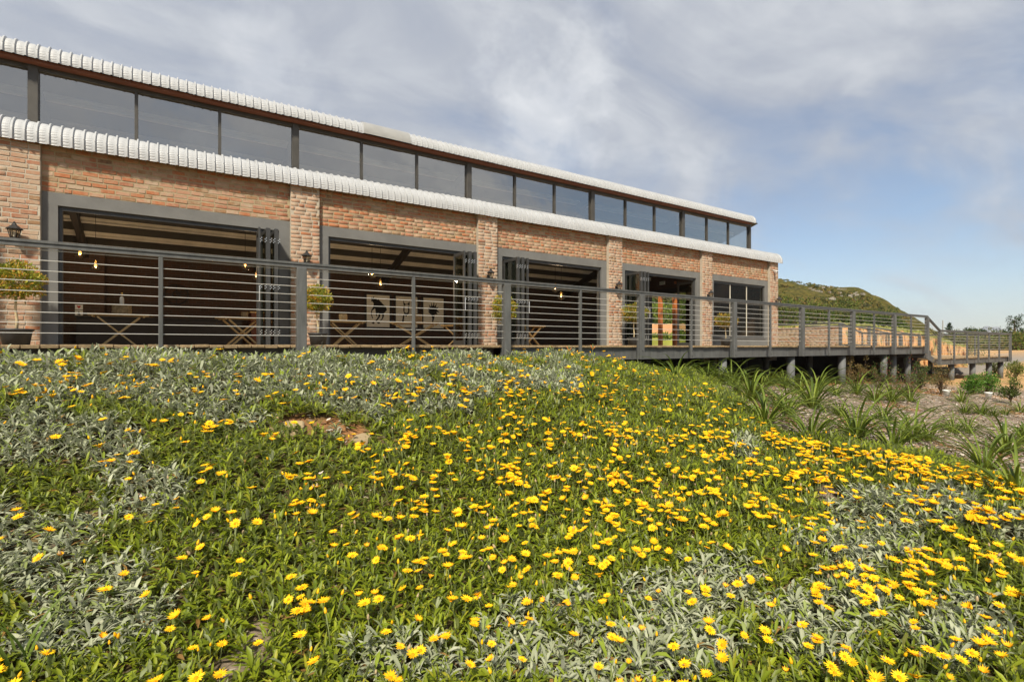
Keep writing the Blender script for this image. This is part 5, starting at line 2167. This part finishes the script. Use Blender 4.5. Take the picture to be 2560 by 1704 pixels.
def leaves_mesh(base, az, e0, curl, L, W, col, fold, tipc=None):
    """vectorised leaves: 4 stations, 3 verts across when folded"""
    n = len(L)
    st = np.array([0, .34, .70, 1.0])
    wp = np.array([.30, .86, 1.0, .10])
    pos = np.zeros((n, 4, 3))
    r = np.zeros(n)
    z = np.zeros(n)
    ca, sa = np.cos(az), np.sin(az)
    ups = []
    for i in range(4):
        e = e0 - curl * st[i]
        if i:
            ds = (st[i] - st[i - 1]) * L
            em = e0 - curl * (st[i] + st[i - 1]) / 2
            r = r + np.cos(em) * ds
            z = z + np.sin(em) * ds
        pos[:, i, 0] = base[:, 0] + r * ca
        pos[:, i, 1] = base[:, 1] + r * sa
        pos[:, i, 2] = base[:, 2] + z
        ups.append(np.stack([-np.sin(e) * ca, -np.sin(e) * sa, np.cos(e)], -1))
    side = np.stack([-sa, ca, rng.normal(0, .28, n)], -1)
    k = 3 if fold else 2
    V = np.zeros((n, 4, k, 3))
    for i in range(4):
        w = (W * wp[i] / 2)[:, None]
        up = ups[i]
        if fold:
            V[:, i, 0] = pos[:, i] + side * w + up * w * .45
            V[:, i, 1] = pos[:, i]
            V[:, i, 2] = pos[:, i] - side * w + up * w * .45
        else:
            V[:, i, 0] = pos[:, i] + side * w
            V[:, i, 1] = pos[:, i] - side * w
    idx = np.arange(n * 4 * k).reshape(n, 4, k)
    F = []
    for j in range(k - 1):
        # wound so that the upper side of the leaf is the front face
        F.append(np.stack([idx[:, :-1, j], idx[:, :-1, j + 1], idx[:, 1:, j + 1], idx[:, 1:, j]], -1).reshape(-1, 4))
    F = np.concatenate(F)
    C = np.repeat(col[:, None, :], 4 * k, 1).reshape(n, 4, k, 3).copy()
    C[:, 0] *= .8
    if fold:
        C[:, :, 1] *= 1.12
    return V.reshape(-1, 3), F, C.reshape(-1, 3)


def build_bed():
    sp = .055
    gx, gy = np.meshgrid(np.arange(-4.2, 10.5, sp), np.arange(-.6, 6.66, sp))
    x = gx.ravel() + rng.uniform(-.5, .5, gx.size) * sp
    y = gy.ravel() + rng.uniform(-.5, .5, gx.size) * sp
    keep = y < 6.66
    x, y = x[keep], y[keep]
    z = H(x, y)
    u, v, Z = proj(np.stack([x, y, z], -1))
    ok = (Z > 1.25) & (u > -420) & (u < 2980) & in_bed(u, v - 4) & (v < 2300)
    x, y, z, u, v, Z = [q[ok] for q in (x, y, z, u, v, Z)]
    bare = bare_amount(u, v - 40 / Z) + (vnoise(x * 6, y * 6, 44) - .5) * .7
    ok = (bare < .25) & (rng.random(len(x)) < .96)
    x, y, z, u, v, Z = [q[ok] for q in (x, y, z, u, v, Z)]
    sil = silver_amount(u, v - 150 / Z, x, y) > .27
    md = mound(x, y)
    out = {}
    for kind in ('silver', 'green'):
        m_ = sil if kind == 'silver' else ~sil
        X, Y, Zg, D, M = x[m_], y[m_], z[m_], Z[m_], md[m_]
        per = 15 if kind == 'silver' else 15
        n = len(X) * per
        rep = lambda q: np.repeat(q, per)
        bx, by = rep(X) + rng.normal(0, .008, n), rep(Y) + rng.normal(0, .008, n)
        rosz = rep(rng.uniform(.0, 1, len(X)))
        lift = rep(M) * rng.uniform(.35, 1.0, n)
        tall = rng.random(n)
        bz = rep(Zg) + lift * (1.0 if kind == 'silver' else .85) - .01
        az = rng.uniform(0, 2 * np.pi, n)
        if kind == 'silver':
            L = rng.uniform(.042, .100, n) * (.85 + .3 * rosz)
            W = L * rng.uniform(.15, .25, n)
            e0 = rng.uniform(.55, 1.4, n)
            curl = rng.uniform(.2, 1.5, n)
            pal = np.array([[.34, .36, .245], [.29, .315, .20], [.385, .40, .285], [.235, .28, .095], [.20, .255, .03]])
            col = pal[rng.choice(5, n, p=[.27, .25, .14, .17, .17])] * rng.uniform(.85, 1.15, (n, 1))
        else:
            L = rng.uniform(.045, .10, n) * (.85 + .3 * rosz)
            W = L * rng.uniform(.15, .24, n)
            e0 = rng.uniform(.5, 1.45, n)
            curl = rng.uniform(.0, 1.2, n)
            pal = np.array([[.19, .24, .013], [.245, .30, .016], [.31, .36, .024], [.145, .20, .012], [.39, .38, .03], [.31, .35, .17]])
            col = pal[rng.choice(6, n, p=[.3, .28, .18, .14, .06, .04])] * rng.uniform(.8, 1.2, (n, 1))
        low_ = np.arange(n) % per < 3
        e0[low_] = rng.uniform(.05, .5, low_.sum())
        curl[low_] = rng.uniform(-.3, .4, low_.sum())
        bz[low_] = (rep(Zg) + lift * .55)[low_]
        L[low_] *= 1.15
        dead = rng.random(n) < .018
        col[dead] = np.array([.30, .17, .05]) * rng.uniform(.6, 1.2, (dead.sum(), 1))
        e0[dead] *= .3
        base = np.stack([bx, by, bz], -1)
        near = rep(D) < 4.4
        parts = []
        for fold, sel in ((True, near), (False, ~near)):
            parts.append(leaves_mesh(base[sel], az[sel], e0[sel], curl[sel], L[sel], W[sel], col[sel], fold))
        out[kind] = join_np(parts)
    V, F, C = out['silver']
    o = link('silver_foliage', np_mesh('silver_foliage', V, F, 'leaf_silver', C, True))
    tag(o, 'silvery grey-green leaves of the flower bed, in felted patches', 'foliage', kind='stuff')
    V, F, C = out['green']
    o = link('green_foliage', np_mesh('green_foliage', V, F, 'leaf_green', C, True))
    tag(o, 'glossy green leaves of the flower bed between the silver patches', 'foliage', kind='stuff')


build_bed()

# ------------------------------------------------------------------ flowers
DENS = np.array([   # flowers per 256 x 103 pixel cell of the photograph, rows downwards from 880
    [22, 24, 20, 30, 48, 55, 46, 6, 0, 0],
    [8, 6, 12, 7, 20, 42, 38, 26, 0, 0],
    [3, 6, 4, 9, 36, 38, 52, 54, 48, 30],
    [4, 6, 8, 13, 28, 34, 48, 40, 24, 32],
    [4, 5, 10, 11, 23, 27, 22, 10, 27, 24],
    [2, 3, 6, 11, 16, 15, 7, 7, 30, 18],
    [1, 3, 5, 6, 7, 7, 7, 6, 7, 10],
    [3, 4, 4, 4, 4, 5, 5, 5, 13, 15]], float)


def make_petals(seed, n, cup, r=.0345):
    g = random.Random(seed)
    mb = MB()
    for k in range(n):
        a = 2 * math.pi * k / n + g.uniform(-.08, .08)
        L = r * g.uniform(.88, 1.08)
        w = r * .30
        up = cup + g.uniform(-.10, .10)
        ca, sa = math.cos(a), math.sin(a)

        def P(rr, s, dz):
            return (ca * rr - sa * s, sa * rr + ca * s, rr * up + dz - .35 * max(0, rr - r * .55) * up)
        mb.add([P(.003, -w * .25, 0), P(.003, w * .25, 0), P(L * .58, -w / 2, .0012), P(L * .58, 0, -.0012), P(L * .58, w / 2, .0012), P(L, 0, 0)],
               [(0, 3, 2), (0, 1, 3), (1, 4, 3), (2, 3, 5), (3, 4, 5)])
    return mb


PET = []
for i, (n, cup, m_) in enumerate(((15, .30, 'petal_yellow'), (14, .45, 'petal_gold'), (16, .12, 'petal_yellow'), (14, .8, 'petal_gold'), (13, 1.5, 'petal_old'))):
    PET.append((make_petals(i, n, cup), m_))
PETM = [p.mesh('petals', m_) for p, m_ in PET]
CEN = MB().lathe([(.0095, .001), (.0088, .0045), (.005, .0068), (.0008, .0075)], 8)
CENM = CEN.mesh('flower_centre', 'flower_centre', True)
STEMB = MB().tube([(0, 0, -.14), (.004, .002, -.07), (0, 0, 0)], [.0022, .002, .0026], 5)
STEMM = STEMB.mesh('stem', 'stem_green', True)


def flower_spots():
    pts = []
    g = np.random.default_rng(99)
    uu, vv = [], []
    for r in range(8):
        for c in range(10):
            nn = g.poisson(DENS[r, c] * (1.2 if r < 4 else 1.0))
            for _ in range(nn):
                uu.append(256 * (c + g.uniform(-.12, 1.12)))
                vv.append(880 + 103 * (r + g.uniform(-.12, 1.12)))
                if r < 4 and g.random() < .22:
                    uu.append(uu[-1] + g.normal(0, 20))
                    vv.append(vv[-1] + g.normal(0, 9))
    for _ in range(150):
        u_ = g.uniform(1900, 2600)
        uu.append(u_)
        vv.append(np.interp(u_, EDGE_U, EDGE_V) + abs(g.normal(0, 26)) - 2)
    # extra ones just outside the frame, so the bed does not end with the picture
    for _ in range(90):
        uu.append(g.choice([g.uniform(-350, 0), g.uniform(2560, 2900)]))
        vv.append(g.uniform(900, 1750))
    for _ in range(60):
        uu.append(g.uniform(0, 2560))
        vv.append(g.uniform(1704, 1900))
    uu, vv = np.array(uu), np.array(vv)
    # crest flowers along the top of the bed
    Zs = np.arange(1.5, 11, .02)
    res = []
    for u, v in zip(uu, vv):
        if not in_bed(u, v + 4):
            continue
        a, b = ray(u)
        z = CAMZ + (866 - v) / FPX * Zs
        X, Y = a * Zs, b * Zs
        res.append((u, v, X, Y, z))
    out = []
    for (u, v, X, Y, z) in res:
        hgt = H(X, Y) + mound(X, Y) * .85 + .085
        i = int(np.argmax(z < hgt))
        if z[i] >= hgt[i] or Y[i] > 6.6:
            continue
        out.append((X[i], Y[i], float(z[i]), Zs[i]))
    return out


spots = flower_spots()
spots.sort(key=lambda p: p[3])
g = np.random.default_rng(123)
JB = {}
first = None
nown = 0
joined = {'petal_yellow': [], 'petal_gold': [], 'petal_old': [], 'flower_centre': [], 'stem_green': []}


def tri_faces(mb):
    F = []
    for f in mb.f:
        for i in range(1, len(f) - 1):
            F.append((f[0], f[i], f[i + 1]))
    return np.array(mb.v), np.array(F)


TP = [tri_faces(p) for p, _ in PET]
TC, TS = tri_faces(CEN), tri_faces(STEMB)
for (x, y, z, Z) in spots:
    k = int(g.choice(5, p=[.36, .24, .18, .12, .10]))
    s = g.uniform(.70, 1.13) * (.62 if k == 4 else 1.0)
    tilt = abs(g.normal(.2, .24))
    ta = g.normal(math.atan2(sdir.y, sdir.x), 1.1)
    rot = Matrix.Rotation(tilt, 4, Vector((-math.sin(ta), math.cos(ta), 0))) @ Matrix.Rotation(g.uniform(0, 6.28), 4, 'Z')
    pu, pv, _ = proj(np.array([x, y, z]))
    inside = 0 < pu < 2560 and pv < 1704
    if inside and nown < 296:
        sv = silver_amount(np.array(pu), np.array(pv), np.array(x), np.array(y)) > .05
        lk = ('wide open yellow daisy', 'cupped yellow daisy', 'flat open yellow daisy', 'deeply cupped yellow daisy', 'closed orange yellow daisy')[k]
        ar = ('lower left corner', 'lower left', 'bottom centre', 'lower right', 'lower right corner')[min(4, int(pu / 512))] if pv > 1390 else ('left side', 'left of centre', 'middle', 'right of centre', 'right side')[min(4, int(pu / 512))]
        t = thing('daisy_flower', (x, y, z), '%s among %s leaves at the %s of the bed' % (lk, 'silver' if sv else 'green', ar), 'flower', 'yellow daisies, %s, %s' % (lk.split(' yellow')[0], ar))
        t.rotation_euler = rot.to_euler()
        t.scale = (s, s, s)
        link('petals', PETM[k], t)
        if k < 4:
            link('flower_centre', CENM, t)
        link('stem', STEMM, t)
        nown += 1
    else:
        R = np.array(rot.to_3x3()) * s
        p = np.array([x, y, z])
        joined[PET[k][1]].append((TP[k][0] @ R.T + p, TP[k][1]))
        if k < 4:
            joined['flower_centre'].append((TC[0] @ R.T + p, TC[1]))
        joined['stem_green'].append((TS[0] @ R.T + p, TS[1]))
V, F, M = [], [], []
off = 0
names = list(joined)
for mi, nm in enumerate(names):
    for v_, f_ in joined[nm]:
        V.append(v_)
        F.append(f_ + off)
        M += [mi] * len(f_)
        off += len(v_)
o = link('distant_daisies', np_mesh('distant_daisies', np.concatenate(V), np.concatenate(F), names, None, False, M))
tag(o, 'mass of yellow daisies covering the farther slope up to the deck', 'flowers', kind='stuff')

# buds and spent heads
def build_buds():
    g = np.random.default_rng(5)
    bud = MB().lathe([(.002, -.002), (.006, .001), (.0065, .009), (.004, .018), (.001, .023)], 7)
    TB = tri_faces(bud)
    V, F, M = [], [], []
    off = 0
    sel = [spots[i] for i in g.integers(0, len(spots), 950)]
    for (x, y, z, Z) in sel:
        x2, y2 = x + g.normal(0, .12), y + g.normal(0, .12)
        z2 = float(H(x2, y2) + mound(np.array(x2), np.array(y2)) * .85) + g.uniform(.045, .09)
        if y2 > 6.6:
            continue
        rot = Matrix.Rotation(g.uniform(0, .6), 3, Vector((g.normal(), g.normal(), 0.01)).normalized())
        R = np.array(rot) * g.uniform(.8, 1.3)
        p = np.array([x2, y2, z2])
        for (tv, tf, mi) in ((TB[0], TB[1], int(g.choice(3, p=[.35, .4, .25]))), (TS[0], TS[1], 3)):
            V.append(tv @ R.T + p)
            F.append(tf + off)
            M += [mi] * len(tf)
            off += len(tv)
    o = link('flower_buds', np_mesh('flower_buds', np.concatenate(V), np.concatenate(F), ['petal_gold', 'petal_old', 'stump_bark', 'stem_green'], None, False, M))
    tag(o, 'small orange buds and closed heads scattered through the bed', 'buds', kind='stuff')


build_buds()

# lilies with thin blades on the crest, and the long blades at the lower left
def blade_clump(u, v, n, L, label, flower, seed, W=.012):
    p = ground_hit(u, v, 0.0)
    if p is None:
        return
    g = np.random.default_rng(seed)
    t = thing('lily_clump', (p[0], p[1], p[2]), label, 'plant', 'grassy clumps in the flower bed')
    for q in range(n):
        V, F = strap_template(L * g.uniform(.7, 1.15), W * g.uniform(.8, 1.2), g.uniform(1.1, 1.5), g.uniform(.1, 1.1), .3)
        C = np.tile(np.array([.13, .19, .03]) * g.uniform(.8, 1.2), (len(V), 1))
        o = link('leaf', np_mesh('leaf', V, F, 'leaf_plain', C, True), t)
        o.location = (g.normal() * .03, g.normal() * .03, 0)
        o.rotation_euler = (0, 0, g.uniform(0, 6.28))
    if flower:
        MB().tube([(0, 0, 0), (.01, .01, L * .6), (.03, .02, L * 1.02)], [.005, .004, .003], 6).build('flower_stalk', 'stem_green', t, True, world=False)
        for q, (dx, dz) in enumerate(((-.022, .03), (.03, .012), (.004, .045))):
            c = Vector((.03, .02, L * 1.0))
            e = c + Vector((dx * SS, -dx * CC, dz + .03))
            MB().tube([c, (c + e) / 2, e, e + (e - c) * .3], [.002, .004, .006, .0015], 7).build('lily_bud', 'lily_orange' if q < 2 else 'stem_green', t, True, world=False)


blade_clump(1118, 910, 7, .30, 'grassy lily clump with orange red buds rising before the second opening', True, 11)
blade_clump(800, 915, 6, .26, 'thin grassy blades rising beside the second thick railing post', False, 12)
blade_clump(700, 920, 5, .24, 'thin grassy blades below the first folded doors', False, 13)
blade_clump(1345, 925, 9, .32, 'grassy clump on the crest below the third opening', False, 14)
blade_clump(1420, 935, 9, .32, 'grassy lily clump with orange buds below the thin post of the third opening', True, 15)
blade_clump(1290, 915, 7, .28, 'grassy clump on the crest right of the third thick railing post', False, 16)
blade_clump(1480, 930, 9, .34, 'grassy clump on the crest left of the first visible pillar', True, 17)
blade_clump(1530, 930, 9, .34, 'grassy clump on the crest nearest the first visible pillar', False, 18)
blade_clump(50, 1700, 6, .40, 'long green blades at the lower left corner of the bed', False, 19, .024)

# ================================================================== AIR
hz = MB().box(-4500, 4500, -3500, 4600, -8, 260)
me = bpy.data.meshes.new('haze')
me.from_pydata(hz.v, [], hz.f)
hm = bpy.data.materials.new('haze_air')
hm.use_nodes = True
hm.node_tree.nodes.clear()
_o = hm.node_tree.nodes.new('ShaderNodeOutputMaterial')
_v = hm.node_tree.nodes.new('ShaderNodeVolumePrincipled')
_v.inputs['Color'].default_value = (0.80, 0.88, 1.0, 1)
_v.inputs['Density'].default_value = 0.00017
hm.node_tree.links.new(_v.outputs[0], _o.inputs['Volume'])
me.materials.append(hm)
tag(link('haze', me), kind='stuff')
